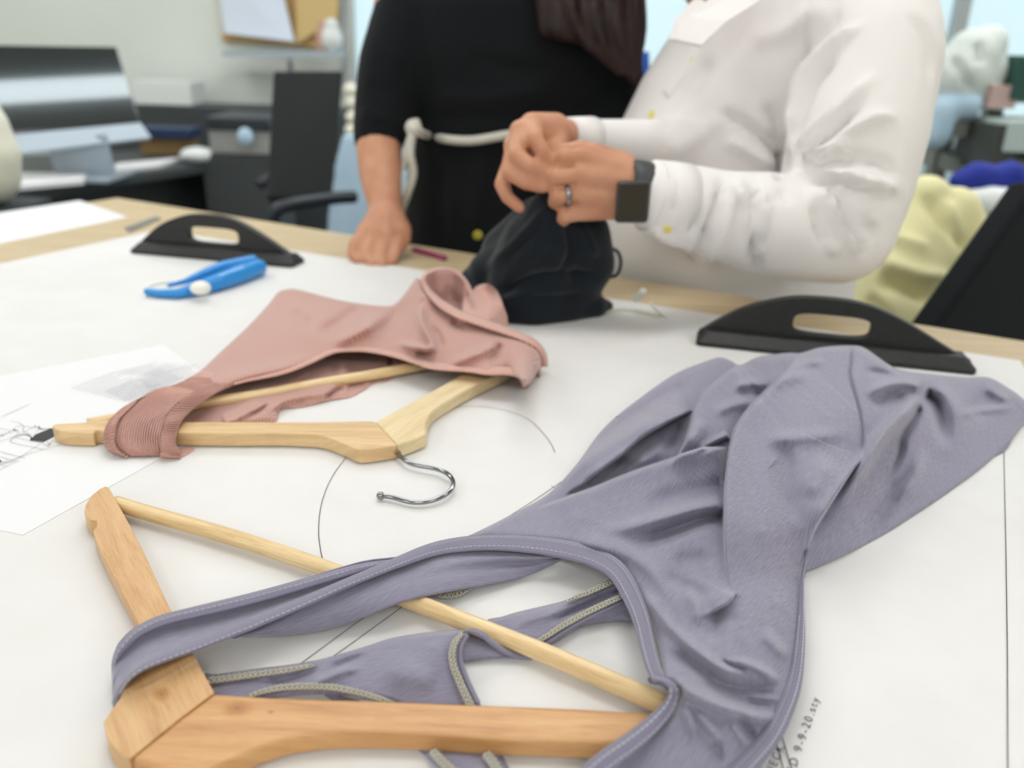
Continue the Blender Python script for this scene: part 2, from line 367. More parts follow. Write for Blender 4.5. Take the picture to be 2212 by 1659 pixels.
def slab(name, quad, thick, m, parent=None, bev=0.):
    """quad of 4 world points (seen side), pushed back along its normal"""
    q = [np.array(p, float) for p in quad]; n = np.cross(q[1]-q[0], q[3]-q[0]); n /= np.linalg.norm(n)
    if n @ (CAM-q[0]) < 0: n = -n
    V = q+[p-n*thick for p in q]; F = [(0, 1, 2, 3), (7, 6, 5, 4), (0, 4, 5, 1), (1, 5, 6, 2), (2, 6, 7, 3), (3, 7, 4, 0)]
    if np.cross(q[1]-q[0], q[2]-q[0]) @ n < 0: F = [f[::-1] for f in F]
    o = newmesh(name, V, F, m, parent, False, [(v[0], v[2]) for v in V])
    if bev: bevel(o, bev)
    return o

# rounded bodies: many closed primitives fused by a voxel remesh
def _sphere(c, r, V, F, k=14, l=9, M=None):
    b = len(V)
    for i in range(l+1):
        th = PI*i/l
        for j in range(k):
            ph = 2*PI*j/k; p = np.array([math.sin(th)*math.cos(ph), math.sin(th)*math.sin(ph), math.cos(th)])*r
            if M is not None: p = M@p
            V.append(np.array(c)+p)
    for i in range(l):
        for j in range(k): F.append((b+i*k+j, b+(i+1)*k+j, b+(i+1)*k+(j+1) % k, b+i*k+(j+1) % k))
def _cap(p1, r1, p2, r2, V, F, k=16):
    p1 = np.array(p1, float); p2 = np.array(p2, float); _sphere(p1, r1, V, F); _sphere(p2, r2, V, F)
    d = p2-p1; L = np.linalg.norm(d)
    if L < 1e-6: return
    d /= L; u = np.cross(d, [0, 0, 1.] if abs(d[2]) < .9 else [1., 0, 0]); u /= np.linalg.norm(u); w = np.cross(d, u); b = len(V)
    for p, r in ((p1, r1), (p2, r2)):
        for j in range(k): a = 2*PI*j/k; V.append(p+r*(u*math.cos(a)+w*math.sin(a)))
    F.append(tuple(b+j for j in range(k))[::-1]); F.append(tuple(b+k+j for j in range(k)))
    for j in range(k): F.append((b+j, b+(j+1) % k, b+k+(j+1) % k, b+k+j))
def _loft(rings, V, F, k=28):
    """rings: (centre, rx, ry, angle)"""
    b = len(V)
    for c, rx, ry, an in rings:
        for j in range(k):
            a = 2*PI*j/k; x = rx*math.cos(a); y = ry*math.sin(a); V.append(np.array([c[0]+x*math.cos(an)-y*math.sin(an), c[1]+x*math.sin(an)+y*math.cos(an), c[2]]))
    n = len(rings); F.append(tuple(b+j for j in range(k))[::-1]); F.append(tuple(b+(n-1)*k+j for j in range(k)))
    for i in range(n-1):
        for j in range(k): F.append((b+i*k+j, b+i*k+(j+1) % k, b+(i+1)*k+(j+1) % k, b+(i+1)*k+j))
def blob(name, parts, voxel, m, parent=None, smooth=6, folds=None, factor=.5):
    V = []; F = []
    for q in parts:
        if q[0] == 'cap': _cap(q[1], q[2], q[3], q[4], V, F)
        elif q[0] == 'chain':
            for i in range(len(q[1])-1): _cap(q[1][i][0], q[1][i][1], q[1][i+1][0], q[1][i+1][1], V, F)
        elif q[0] == 'ell': _sphere(q[1], 1., V, F, 20, 14, np.diag(q[2]) if len(q) < 4 else q[3]@np.diag(q[2]))
        elif q[0] == 'loft': _loft(q[1], V, F)
    me = bpy.data.meshes.new(name+'_src'); me.from_pydata([tuple(map(float, v)) for v in V], [], F); me.update()
    o = bpy.data.objects.new(name+'_src', me); COL.objects.link(o)
    md = o.modifiers.new('r', 'REMESH'); md.mode = 'VOXEL'; md.voxel_size = voxel; md.use_smooth_shade = True
    if smooth: ms = o.modifiers.new('s', 'SMOOTH'); ms.factor = factor; ms.iterations = smooth
    dg = bpy.context.evaluated_depsgraph_get(); dg.update()
    nm = bpy.data.meshes.new_from_object(o.evaluated_get(dg)); bpy.data.objects.remove(o); bpy.data.meshes.remove(me)
    nm.name = name; nm.materials.clear(); nm.materials.append(m)
    if folds:
        n = len(nm.vertices); co = np.zeros(n*3); nm.vertices.foreach_get('co', co); co = co.reshape(-1, 3)
        no = np.zeros(n*3); nm.vertex_normals.foreach_get('vector', no); no = no.reshape(-1, 3)
        U, Vv, z = project(co); face = np.clip((no*(CAM-co)/np.linalg.norm(CAM-co, axis=1)[:, None]).sum(1)*3, 0, 1); dsp = np.zeros(n)
        for pl, amp, w in folds:
            d, t, sd = pdist(U, Vv, curve(pl, 24)); dsp += amp*taper(t, .2, .25)*np.exp(-(d/w)**2)
        co += no*(dsp*face)[:, None]; nm.vertices.foreach_set('co', co.ravel()); nm.update()
    nm.polygons.foreach_set('use_smooth', [True]*len(nm.polygons))
    o = bpy.data.objects.new(name, nm); COL.objects.link(o)
    return par(o, parent)
def text_mesh(name, s, p0, p1, height, m, parent, up=None, shear=0.):
    """lettering on the table plane; baseline p0->p1"""
    cu = bpy.data.curves.new(name, 'FONT'); cu.body = s; cu.size = 1.; cu.offset = -.007; cu.space_character = 1.35; o = bpy.data.objects.new(name, cu); COL.objects.link(o)
    bpy.context.view_layer.update(); dg = bpy.context.evaluated_depsgraph_get()
    me = bpy.data.meshes.new_from_object(o.evaluated_get(dg)); bpy.data.objects.remove(o)
    co = np.zeros(len(me.vertices)*3); me.vertices.foreach_get('co', co); co = co.reshape(-1, 3)
    x0, x1 = co[:, 0].min(), co[:, 0].max(); hh = .7
    d = np.array(p1)-np.array(p0); L = np.linalg.norm(d); d /= L; n = np.cross([0, 0, 1.], d)
    if up is not None and n@np.array(up) < 0: n = -n
    a = (co[:, 0]-x0)/(x1-x0)*L; b = co[:, 1]/hh*height
    co = np.array(p0)+d*(a+b*shear)[:, None]+n*b[:, None]; me.vertices.foreach_set('co', co.ravel()); me.update()
    me.materials.clear(); me.materials.append(m); q = bpy.data.objects.new(name, me); COL.objects.link(q); return par(q, parent)
def inkline(name, lines, w, m, parent, h=.0008):
    """pen or plotter lines lying on the paper: list of pixel polylines"""
    V = []; F = []
    for ln in lines:
        ln = np.array(ln, float)
        if ln.shape[1] == 2: ln = np.hstack([ln, np.full((len(ln), 1), h)])
        p = Parr(ln[:, 0], ln[:, 1], ln[:, 2]); d = np.gradient(p, axis=0); d /= np.linalg.norm(d, axis=1)[:, None]; n = np.stack([-d[:, 1], d[:, 0], 0*d[:, 0]], 1)*w/2; k = len(V)
        for a, b in zip(p-n, p+n): V += [a, b]
        F += [(k+2*i, k+2*i+1, k+2*i+3, k+2*i+2) for i in range(len(p)-1)]
    o = newmesh(name, V, F, m, parent, False)
    return o
#==SETTING==
WALL = mat('painted_wall', (226, 230, 222), .8, var=(221, 226, 218), vscale=(1, 1, 1), nscale=2, coord='Object')
WALLB = mat('pale_blue_wall', (200, 222, 228), .7); CEIL = mat('ceiling_white', (235, 236, 234), .9)
FLOOR = mat('grey_floor', (150, 148, 144), .5, var=(138, 136, 132), vscale=(1, 1, 1), nscale=5, coord='Object')
LAMPS = [mat('lamp_diffuser_%s' % n, (255, 255, 255), .6, emit=(253, 250, 250), estr=e) for n, e in (('front', 15.), ('middle', 7.), ('far', 13.))]
WINP = mat('window_daylight', (110, 122, 126), .3, emit=(200, 226, 232), estr=1.5)
TRIM = mat('aluminium_trim', (170, 176, 176), .5)
def struct(name, o): o.name = name; o['kind'] = 'structure'; return o
X0, X1, Y0, Y1, ZC = -3.4, 3.6, -2.4, 4.3, 2.75
struct('floor', box('floor', ((X0+X1)/2, (Y0+Y1)/2, -.03), (X1-X0, Y1-Y0, .06), FLOOR))
struct('ceiling', box('ceiling', ((X0+X1)/2, (Y0+Y1)/2, ZC+.03), (X1-X0, Y1-Y0, .06), CEIL))
struct('wall_left', box('wall_left', (X0-.05, (Y0+Y1)/2, ZC/2), (.1, Y1-Y0, ZC), WALL))
struct('wall_right', box('wall_right', (X1+.05, (Y0+Y1)/2, ZC/2), (.1, Y1-Y0, ZC), WALL))
struct('wall_front', box('wall_front', ((X0+X1)/2, Y0-.05, ZC/2), (X1-X0+.2, .1, ZC), WALL))
XS = W(752, 100, Y1)[0]                       # where the grey wall ends and the window begins
struct('wall_back', box('wall_back', ((X0+XS)/2, Y1+.05, ZC/2), (XS-X0, .1, ZC), WALL))
struct('wall_back_right', box('wall_back_right', ((X1+XS)/2, Y1+.05, .45), (X1-XS, .1, .9), WALLB))
w1 = struct('window_1', box('window_1', ((X1+XS)/2, Y1+.06, (.9+ZC)/2), (X1-XS, .02, ZC-.9), WINP))
for i, fx in enumerate((XS, W(2062, 100, Y1)[0], X1-.03)):
    box('window_frame', (fx, Y1+.01, (.9+ZC)/2), (.06, .06, ZC-.9), TRIM, w1)
box('window_sill', ((X1+XS)/2, Y1-.02, .9), (X1-XS, .14, .04), TRIM, w1)
struct('baseboard_back', box('baseboard_back', ((X0+XS)/2, Y1-.008, .05), (XS-X0, .016, .1), TRIM))
lamps = []
for i, (lx, ly) in enumerate([(-2.2, -1.7), (0, -1.7), (2.2, -1.7), (-2.2, .9), (0, .9), (2.2, .9), (-2.2, 2.8), (0, 2.8), (2.2, 2.8)]):
    row = ('front', 'middle', 'far')[i//3]; sd = ('left', 'centre', 'right')[i % 3]
    t = thing('ceiling_light', 'flat square ceiling light panel, %s row, %s' % (row, sd), 'ceiling light', (lx, ly, ZC), 'ceiling light panels')
    box('light_frame', (lx, ly, ZC-.012), (1.26, .66, .024), TRIM, t); box('diffuser', (lx, ly, ZC-.028), (1.2, .6, .012), LAMPS[i//3], t)

t = thing('added_strip_light', 'added slim ceiling light, set to mirror as a bright band in the monitor', 'ceiling light', (-.55, 1.85, ZC))  # unseen lamp, added and angled so the monitor glass reflects a bright band
box('light_frame', (-.55, 1.85, ZC-.02), (1.5, .18, .04), TRIM, t, .66); box('diffuser', (-.55, 1.85, ZC-.045), (1.46, .14, .012), mat('added_strip_diffuser', (255, 255, 255), .6, emit=(236, 250, 255), estr=16.), t, .66)
# ---------------------------------------------------------------- work table and papers
C0 = np.array([-.81, 1.705]); D1 = np.array([.888, -.46]); D1 /= np.linalg.norm(D1); D2 = np.array([-D1[1]*-1, -D1[0]]); D2 = np.array([D1[1], -D1[0]])
tb = thing('work_table', 'large pale birch cutting table covered with white pattern paper', 'table', (float(C0[0]+D1[0]*1.2), float(C0[1]+D1[1]*1.2), 0))
def tp(a, b, z=0.): q = C0+D1*a+D2*b; return (q[0], q[1], T+z)
poly_extrude('tabletop', [tp(0, 0), tp(2.5, 0), tp(2.5, 1.32), tp(0, 1.32)], T-.035, TABLE, tb, .002, D1)
for a, b in ((.1, .1), (2.4, .1), (2.4, 1.22), (.1, 1.22)):
    q = tp(a, b); box('leg', (q[0], q[1], (T-.035)/2), (.06, .06, T-.035), TRIM, tb, math.atan2(D1[1], D1[0]))
def paper(name, px, m, h, label, th=.0004):
    top = [P(u, v, h) for u, v in px] if not hasattr(px[0], 'x') else px
    o = poly_extrude(name, top, T+h-th, m, None); return tag(o, label, 'paper')
def lift(p, h): return Vector((p[0], p[1], T+h))
pm = paper('pattern_paper', [P(340, 497), P(2204, 779), P(2320, 1000), P(2330, 1700), lift(tp(1.9, 1.3), 0), lift(tp(.35, 1.3), 0), P(-330, 640)], PAPER, .0005, 'large white pattern paper with plotted lines covering the table')
for p in pm.data.vertices: pass
paper('pattern_paper', [P(-300, 505), P(172, 433), P(276, 469), P(-260, 580)], PAPER2, .0005, 'white paper sheet at the far left corner of the table')
q = [[(2010+i*0, 0)] for i in range(0)]
inkline('plotted_line', [curve([(752, 982), (722, 1022), (703, 1060), (692, 1100), (688, 1145), (691, 1180), (697, 1210)], 14),
    curve([(975, 879), (1020, 877), (1050, 879), (1091, 886), (1141, 905), (1172, 934), (1190, 957), (1199, 978)], 18),
    [(1095, 1118), (1150, 1083), (1240, 1022)], [(1190, 1049), (1198, 1054)], [(640, 1440), (700, 1396), (805, 1320), (850, 1288)], [(700, 1432), (770, 1382), (852, 1323), (880, 1302)],
    [(2168, 950), (2171, 1100), (2173, 1190), (2176, 1411), (2177, 1750)], [(1676, 1550), (1694, 1606), (1712, 1668)], [(1664, 1560), (1682, 1622), (1694, 1668)]], .00045, INK, pm)
text_mesh('plotted_lettering', 'ED 9-9-20.sty', P(1716, 1672, .0009), P(1770.5, 1510, .0009), .0040, INK, pm, up=(-1, 0, 0))
text_mesh('plotted_lettering', 'NECK', P(1669, 1675, .0009), P(1696, 1615, .0009), .0040, INK, pm, up=(-1, 0, 0))
sk = paper('sketch_sheet', [P(50, 1157), P(545, 881), P(352, 746), P(-240, 860), P(-330, 1078)], PAPER2, .0011, 'white printed sheet with garment sketch under the rose top hanger')
def s(x, y): return (x/4.608, 740+y/4.608, .0015)
L_ = lambda *a: [s(*p) for p in a]
inkline('printed_line', [curve(L_((100, 785), (160, 790), (200, 805), (230, 830)), 10), curve(L_((0, 855), (60, 865), (130, 868), (160, 840), (240, 830), (340, 850), (350, 825)), 16),
    curve(L_((350, 825), (300, 860), (200, 910), (120, 950), (105, 970), (110, 990), (200, 1015), (330, 1040), (430, 1068)), 20), curve(L_((105, 960), (180, 925), (250, 915), (300, 930), (310, 955), (290, 975), (240, 965), (150, 940)), 16),
    L_((300, 970), (430, 1005), (490, 1035)), L_((0, 985), (160, 920), (190, 885), (130, 868)), L_((0, 1085), (100, 1110), (250, 1150)), L_((0, 1135), (100, 1165), (190, 1185)), L_((0, 1195), (160, 1193), (100, 1215), (0, 1265)), L_((60, 1225), (0, 1215)),
    curve(L_((620, 1015), (430, 1065), (200, 1135), (0, 1215)), 20), L_((400, 1010), (180, 1150), (60, 1200)), L_((350, 825), (390, 860), (500, 850)), L_((470, 985), (495, 1025)), L_((540, 955), (490, 1010), (520, 1015)), L_((240, 835), (225, 880), (330, 920), (390, 860)),
    L_((0, 1170), (40, 1195), (70, 1160))], .00030, INK, sk, )
inkline('printed_line', [curve(L_((385, 830), (395, 850), (430, 862), (510, 855)), 12), curve(L_((180, 925), (250, 910), (300, 930), (318, 960), (295, 975)), 12)], .0007, INK, sk)
newmesh('printed_patch', [P(*s(*p)) for p in ((300, 968), (350, 915), (500, 855), (545, 850), (540, 930), (430, 985))], [(0, 1, 2, 3, 4, 5)], TILE, sk, False)
newmesh('printed_patch', [P(*s(*p)) for p in ((-30, 1170), (0, 1165), (14, 1180), (0, 1192), (-30, 1195))], [(0, 1, 2, 3, 4)], TILE, sk, False)
text_mesh('printed_lettering', 'nding', P(-6, 947, .0015), P(37, 928, .0015), .0045, INK, sk, up=(0, 1, 0))
# blocks of tiny type, too small to read
lines = []
def block(a, b, c, n, fr, seed):
    r = random.Random(seed); a = np.array(a, float); b = np.array(b, float); c = np.array(c, float)
    for i in range(n):
        st = a+(c-a)*(i+.5)/n; x = 0.; en = fr[i % len(fr)]
        while x < en:
            w = r.uniform(.02, .06); p = st+(b-a)*x; q_ = st+(b-a)*min(x+w, en); lines.append([(p[0], p[1], .0015), (q_[0], q_[1], .0015)]); x += w+.012
block((150, 838), (240, 803), (270, 868), 12, (1, .9, 1, .8), 1); block((232, 806), (335, 782), (330, 812), 7, (1, .8, .95), 2)
block((280, 868), (400, 815), (225, 845), 8, (1, .95), 3); block((300, 820), (410, 788), (330, 850), 8, (.9, 1, .95), 4); block((3, 898), (62, 872), (5, 901), 1, (1,), 5)
inkline('printed_type', lines, .0007, INKG, sk)['kind'] = 'stuff'
rl = poly_extrude('metal_ruler', [P(268, 492, .002), P(335, 467, .002), (P(349, 472, .002)), P(280, 500, .002)], T+.0008, CHROME); tag(rl, 'short steel ruler lying on the bare wood strip at the left', 'ruler')

# ---------------------------------------------------------------- hangers
def wpts(px, h): return [P(u, v, h) for u, v in px]
hg = thing('clothes_hanger', 'wooden clothes hanger nearest the camera, holding the lavender top', 'hanger', P(430, 1500))
ZT = .0135
armA = [(228, 1050), (235, 1053), (243, 1067), (268, 1111), (306, 1183), (338, 1252), (371, 1322), (426, 1428), (463, 1495), (382, 1556), (281, 1638), (276, 1639), (257, 1624), (238, 1606), (228, 1583), (224, 1560), (243, 1530), (262, 1504), (270, 1480), (280, 1452), (292, 1420), (300, 1385), (299, 1344), (251, 1254), (222, 1200), (205, 1159), (201, 1147), (208, 1138), (210, 1130), (207, 1124), (194, 1123), (189, 1118), (182, 1105), (185, 1090), (197, 1071), (215, 1056)]
armB = [(463, 1495), (587, 1503), (700, 1507), (847, 1511), (1067, 1520), (1251, 1527), (1397, 1536), (1450, 1542), (1490, 1556), (1504, 1574), (1494, 1592), (1450, 1604), (1400, 1606), (1287, 1601), (1180, 1597), (1067, 1593), (960, 1586), (884, 1581), (810, 1579), (734, 1579), (680, 1583), (624, 1591), (560, 1612), (500, 1638), (455, 1660), (420, 1674), (385, 1676), (335, 1657), (281, 1638), (382, 1556)]
pa = wpts(armA, ZT); pb = wpts(armB, ZT)
ga = np.array(P(463, 1495))-np.array(P(235, 1053)); gb = np.array(P(1397, 1536))-np.array(P(463, 1495))
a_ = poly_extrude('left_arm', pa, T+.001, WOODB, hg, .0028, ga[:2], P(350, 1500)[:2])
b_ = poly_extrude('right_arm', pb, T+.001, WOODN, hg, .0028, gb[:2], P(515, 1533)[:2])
# two knots in the wood by the joint
def add_knot(mt, o, px, rad):
    g = np.array(o[0][:2], float); g /= np.linalg.norm(g); h_ = np.array([-g[1], g[0]]); q_ = np.array(P(px[0], px[1], ZT))[:2]-np.array(o[1][:2]); return (float(q_@g), float(q_@h_)+ZT*.9, rad)
def reknot(obj, nm, cols, kn): obj.data.materials.clear(); obj.data.materials.append(wood(nm, *cols, kn))
reknot(a_, 'beech_near_knot', ((216, 177, 127), (208, 165, 113), (192, 146, 93)), (add_knot(None, (ga, P(350, 1500)), (350, 1500), .0050),))
reknot(b_, 'beech_near_knotted', ((213, 168, 114), (203, 153, 98), (182, 130, 76)), (add_knot(None, (gb, P(515, 1533)), (512, 1530), .0065), add_knot(None, (gb, P(515, 1533)), (585, 1538), .0016)))
tube('crossbar', [P(u, v, .0080) for u, v in ((250, 1087), (305, 1104), (477, 1153), (595, 1190), (712, 1231), (882, 1296), (1050, 1361), (1200, 1421), (1400, 1507), (1452, 1532))], [.0052, .0053, .0050, .0052, .0056], BAR, hg, n=80, k=20)
tube('hook', [P(330, 1662, .007), P(300, 1690, .007), P(275, 1720, .007), P(240, 1730, .007), P(190, 1760, .006), P(170, 1810, .006), P(200, 1860, .006), P(270, 1880, .006)], .0018, CHROME, hg, n=60, k=12)

hf = thing('clothes_hanger', 'pale wooden clothes hanger with chrome hook, holding the rose top', 'hanger', P(820, 960))
armC = [(112, 921), (114, 917), (122, 915), (181, 912), (202, 907), (239, 905), (300, 908), (400, 911), (700, 911), (800, 909), (811, 911), (836, 937), (858, 961), (807, 969), (777, 972), (765, 968), (747, 959), (723, 949), (700, 941), (678, 938), (615, 935), (506, 935), (391, 934), (300, 935), (235, 934), (222, 933), (216, 929), (206, 929), (202, 935), (160, 934), (130, 931)]
armD = [(811, 911), (860, 884), (920, 851), (1000, 807), (1060, 775), (1120, 744), (1150, 738), (1158, 748), (1130, 778), (1095, 799), (1076, 809), (1018, 836), (980, 857), (955, 872), (938, 884), (928, 896), (922, 911), (920, 937), (895, 948), (858, 961), (836, 937)]
gc = np.array(P(800, 930))-np.array(P(200, 925)); gd = np.array(P(1060, 780))-np.array(P(860, 900))
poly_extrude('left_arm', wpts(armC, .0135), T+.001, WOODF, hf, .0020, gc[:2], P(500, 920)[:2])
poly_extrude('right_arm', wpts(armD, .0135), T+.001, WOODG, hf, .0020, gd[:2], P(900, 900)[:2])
tube('crossbar', [P(u, v, .0080) for u, v in ((190, 917), (300, 896), (427, 872), (536, 857), (671, 832), (768, 816), (863, 799), (960, 781), (1085, 757))], .0052, BAR, hf, n=60, k=18)
hk = tube('hook', [P(u, v, h) for u, v, h in ((850, 968, .0068), (858, 977, .0068), (867, 987.5, .0066), (875, 996.6, .0062), (884, 1002, .006), (902, 1005.5, .006), (929, 1009.5, .006), (949.5, 1014, .006), (967, 1022.4, .006), (978, 1034.6, .006), (981.4, 1046, .006), (976.7, 1058, .0055), (963, 1070, .005), (942.8, 1079.4, .0045), (922.4, 1084.8, .004), (902, 1086.8, .004), (881.7, 1084.8, .004), (864, 1079.4, .004), (850.5, 1073, .004), (838, 1071.2, .004), (824, 1071, .004))], .0018, CHROME, hf, n=140, k=16, relax=60)
Vb = []; Fb = []; _sphere(P(822, 1071, .004), .0031, Vb, Fb, 18, 12); newmesh('hook_tip', Vb, Fb, CHROME, hk)
tube('hook_hole', [P(857, 975.5, .0068), P(860.5, 980, .0067)], .0024, mat('brass_ferrule', (150, 128, 96), .4, metal=.3), hf, n=4, k=14)
#==RELIEF==
# ---------------------------------------------------------------- lavender top
lav = thing('lavender_top', 'lavender grey knitted tank top draped over the nearest hanger', 'top', P(1650, 1200))
bodyc = [(1198, 1055, .008), (1246, 1002, .010), (1308, 921, .013), (1390, 854, .018), (1462, 806, .022), (1534, 777, .027), (1592, 789, .025), (1640, 772, .033), (1721, 765, .042), (1774, 750, .050), (1841, 746, .054), (1918, 786, .044), (2014, 808, .030), (2134, 815, .022), (2212, 863, .014), (2228, 905, .006), (2160, 975, .003), (2086, 1036, .003), (1966, 1118, .003), (1870, 1175, .003), (1745, 1235, .005), (1738, 1320, .006), (1738, 1417, .006), (1712, 1545, .006), (1660, 1640, .006), (1600, 1720, .008),
    (979, 1171, .014), (1104, 1112, .009), (1040, 1140, .012), (1700, 950, .046), (1800, 900, .050), (1400, 1000, .018), (1450, 900, .022), (1540, 880, .030), (1650, 1150, .034), (1450, 1150, .020), (1250, 1120, .017), (1600, 1350, .028), (1500, 1500, .034), (1440, 1470, .034), (1560, 1600, .020), (1960, 900, .036), (1900, 1050, .020), (2080, 920, .020), (1350, 1215, .012), (1420, 1380, .020), (1177, 1160, .014), (1680, 1300, .020), (1660, 1450, .018), (1480, 1300, .022), (1350, 1640, .018), (1430, 1560, .026), (1280, 1720, .014), (1780, 1100, .030), (2040, 1000, .010)]
HB = Relief(bodyc)
HB.cliff([(1600, 778), (1592, 789), (1563, 810), (1524, 844), (1503, 873), (1493, 906), (1481, 950), (1462, 985), (1440, 1010)], .011, 55, -1, .1, .25)
HB.cliff([(1735, 755), (1721, 767), (1692, 806), (1659, 839), (1620, 878), (1592, 916), (1580, 950), (1572, 988), (1565, 1060), (1564, 1113), (1565, 1190), (1572, 1250), (1584, 1284)], .015, 70, -1, .2, .34, .5)
HB.cliff([(1590, 1278), (1577, 1300), (1545, 1320), (1508, 1340)], .007, 30, 1, .15, .5)
HB.ridge([(1841, 750), (1838, 790), (1836, 812), (1846, 850), (1856, 885), (1863, 930), (1862, 985)], -.0022, 3.5, .0, .1)
HB.ridge([(1848, 770), (1846, 812), (1858, 860), (1870, 910), (1868, 960)], .0012, 8)
HB.cliff([(1866, 965), (1862, 990), (1840, 1020), (1822, 1046), (1788, 1098), (1764, 1138), (1752, 1165), (1744, 1195)], .0115, 45, 1, .42, .4, .5)
HB.ridge([(1994, 842), (1975, 868), (1950, 895), (1905, 945), (1868, 1000), (1832, 1055), (1798, 1100)], .010, 15, .22, .4)
HB.ridge([(1990, 868), (1982, 890), (1975, 905), (1950, 945), (1945, 975), (1930, 1010), (1890, 1070)], -.006, 9, .1, .5)
HB.ridge([(1993, 848), (2018, 866), (2032, 895), (2042, 940), (2046, 975)], -.009, 15, .12, .5)
HB.ridge([(2003, 838), (2040, 850), (2062, 885), (2070, 930)], .004, 16, .2, .5)
HB.ridge([(1865, 862), (1895, 840), (1932, 828), (1965, 828), (1994, 838)], .006, 11, .3, .1)
HB.ridge([(1880, 880), (1920, 860), (1965, 862)], -.004, 13)
HB.ridge([(1862, 800), (1900, 806), (1940, 812)], -.003, 9)
HB.ridge([(1960, 1000), (1935, 1050), (1900, 1110), (1850, 1160)], -.004, 18); HB.ridge([(1990, 960), (1975, 1030), (1930, 1090)], .004, 16)
HB.cliff([(1500, 884), (1470, 900), (1434, 918), (1385, 948), (1338, 988), (1300, 1016), (1265, 1044), (1215, 1072)], .011, 42, 1, .10, .3, .5)
HB.ridge([(1460, 890), (1400, 918), (1340, 950), (1260, 1002), (1205, 1050)], .004, 16)
HB.ridge([(1250, 990), (1320, 925), (1390, 885), (1450, 860)], -.003, 16)
HB.ridge([(1360, 985), (1325, 1010), (1290, 1035), (1255, 1052)], -.006, 10, .3, .3)
HB.ridge([(1520, 900), (1505, 935), (1480, 965)], .003, 14)
HB.ridge([(1440, 955), (1400, 985), (1360, 1008)], .0025, 14)
HB.ridge([(1470, 905), (1460, 940), (1440, 985)], -.004, 12)
HB.cliff([(1572, 966), (1530, 966), (1495, 974), (1434, 996), (1362, 1020), (1300, 1044), (1225, 1074), (1150, 1102)], .010, 46, -1, .05, .25, .5)
HB.ridge([(1574, 938), (1540, 955), (1500, 978)], .004, 7, .05, .4); HB.ridge([(1574, 950), (1540, 963), (1505, 982)], -.003, 5, .05, .4)
HB.ridge([(1565, 1092), (1500, 1100), (1430, 1118), (1350, 1140), (1270, 1150)], .0050, 16, .05, .4); HB.ridge([(1566, 1116), (1520, 1120), (1440, 1150), (1360, 1175)], -.005, 16, .05, .4)
HB.ridge([(1562, 1050), (1520, 1060), (1450, 1075), (1380, 1100)], -.003, 22, .05, .4)
HB.ridge([(1230, 1170), (1330, 1185), (1400, 1225), (1450, 1280), (1500, 1330)], .004, 20, .2, .5)
HB.ridge([(1560, 1200), (1500, 1215), (1440, 1210)], -.004, 26); HB.ridge([(1480, 1260), (1500, 1300), (1510, 1360)], .004, 14); HB.ridge([(1535, 1290), (1545, 1340), (1530, 1400)], -.003, 18)
HB.ridge([(1385, 1270), (1420, 1320), (1455, 1362), (1521, 1417), (1576, 1450), (1640, 1458)], .0048, 12, .15, .3)
HB.ridge([(1440, 1395), (1480, 1425), (1550, 1470), (1620, 1488), (1690, 1488)], -.0060, 15, .2, .25)
HB.ridge([(1560, 1428), (1610, 1434), (1650, 1452), (1690, 1482)], .0040, 10); HB.ridge([(1548, 1422), (1580, 1438), (1620, 1444)], -.003, 6)
HB.ridge([(1640, 1360), (1675, 1395), (1705, 1428)], .003, 14)
HB.ridge([(1448, 1468), (1484, 1492), (1540, 1520), (1600, 1540), (1640, 1550), (1690, 1545)], .0045, 12, .1, .2)
HB.ridge([(1500, 1462), (1560, 1492), (1620, 1515), (1690, 1520)], -.0045, 14); HB.ridge([(1600, 1500), (1640, 1506), (1690, 1512)], .002, 7)
HB.ridge([(1478, 1520), (1490, 1560), (1500, 1600)], .003, 9); HB.ridge([(1495, 1527), (1530, 1570), (1565, 1610)], .003, 9); HB.ridge([(1590, 1535), (1610, 1572), (1635, 1600)], -.003, 12); HB.ridge([(1570, 1550), (1595, 1585), (1612, 1620)], .002, 9); HB.ridge([(1540, 1590), (1550, 1620), (1556, 1660)], -.002, 12)
HB.ridge([(1630, 958), (1680, 948), (1740, 944), (1800, 938), (1845, 930)], .0028, 15); HB.ridge([(1640, 980), (1690, 985), (1700, 1060), (1725, 1150)], -.004, 24); HB.ridge([(1800, 985), (1770, 1030), (1740, 1080)], .004, 26)
HB.ridge([(1580, 838), (1620, 828), (1668, 832)], .003, 9, .3, .3); HB.ridge([(1585, 856), (1630, 850), (1660, 856)], -.0025, 12, .3, .3)
HB.ridge([(1540, 905), (1570, 880), (1640, 862)], .003, 12); HB.ridge([(1690, 800), (1740, 785), (1790, 780)], .003, 10); HB.ridge([(1655, 838), (1700, 815), (1760, 808)], .004, 16)
HB.ridge([(2095, 905), (2125, 870), (2165, 850)], -.003, 24, .3, .3); HB.ridge([(2060, 905), (2110, 888), (2200, 880)], .0025, 9); HB.ridge([(2120, 825), (2150, 850), (2190, 870)], .003, 10)
HB.ridge([(1390, 880), (1440, 850), (1500, 830)], -.002, 14); HB.ridge([(1350, 930), (1420, 900), (1480, 862)], .003, 20)
HB.ridge([(1420, 1240), (1470, 1260), (1540, 1300)], -.003, 16)
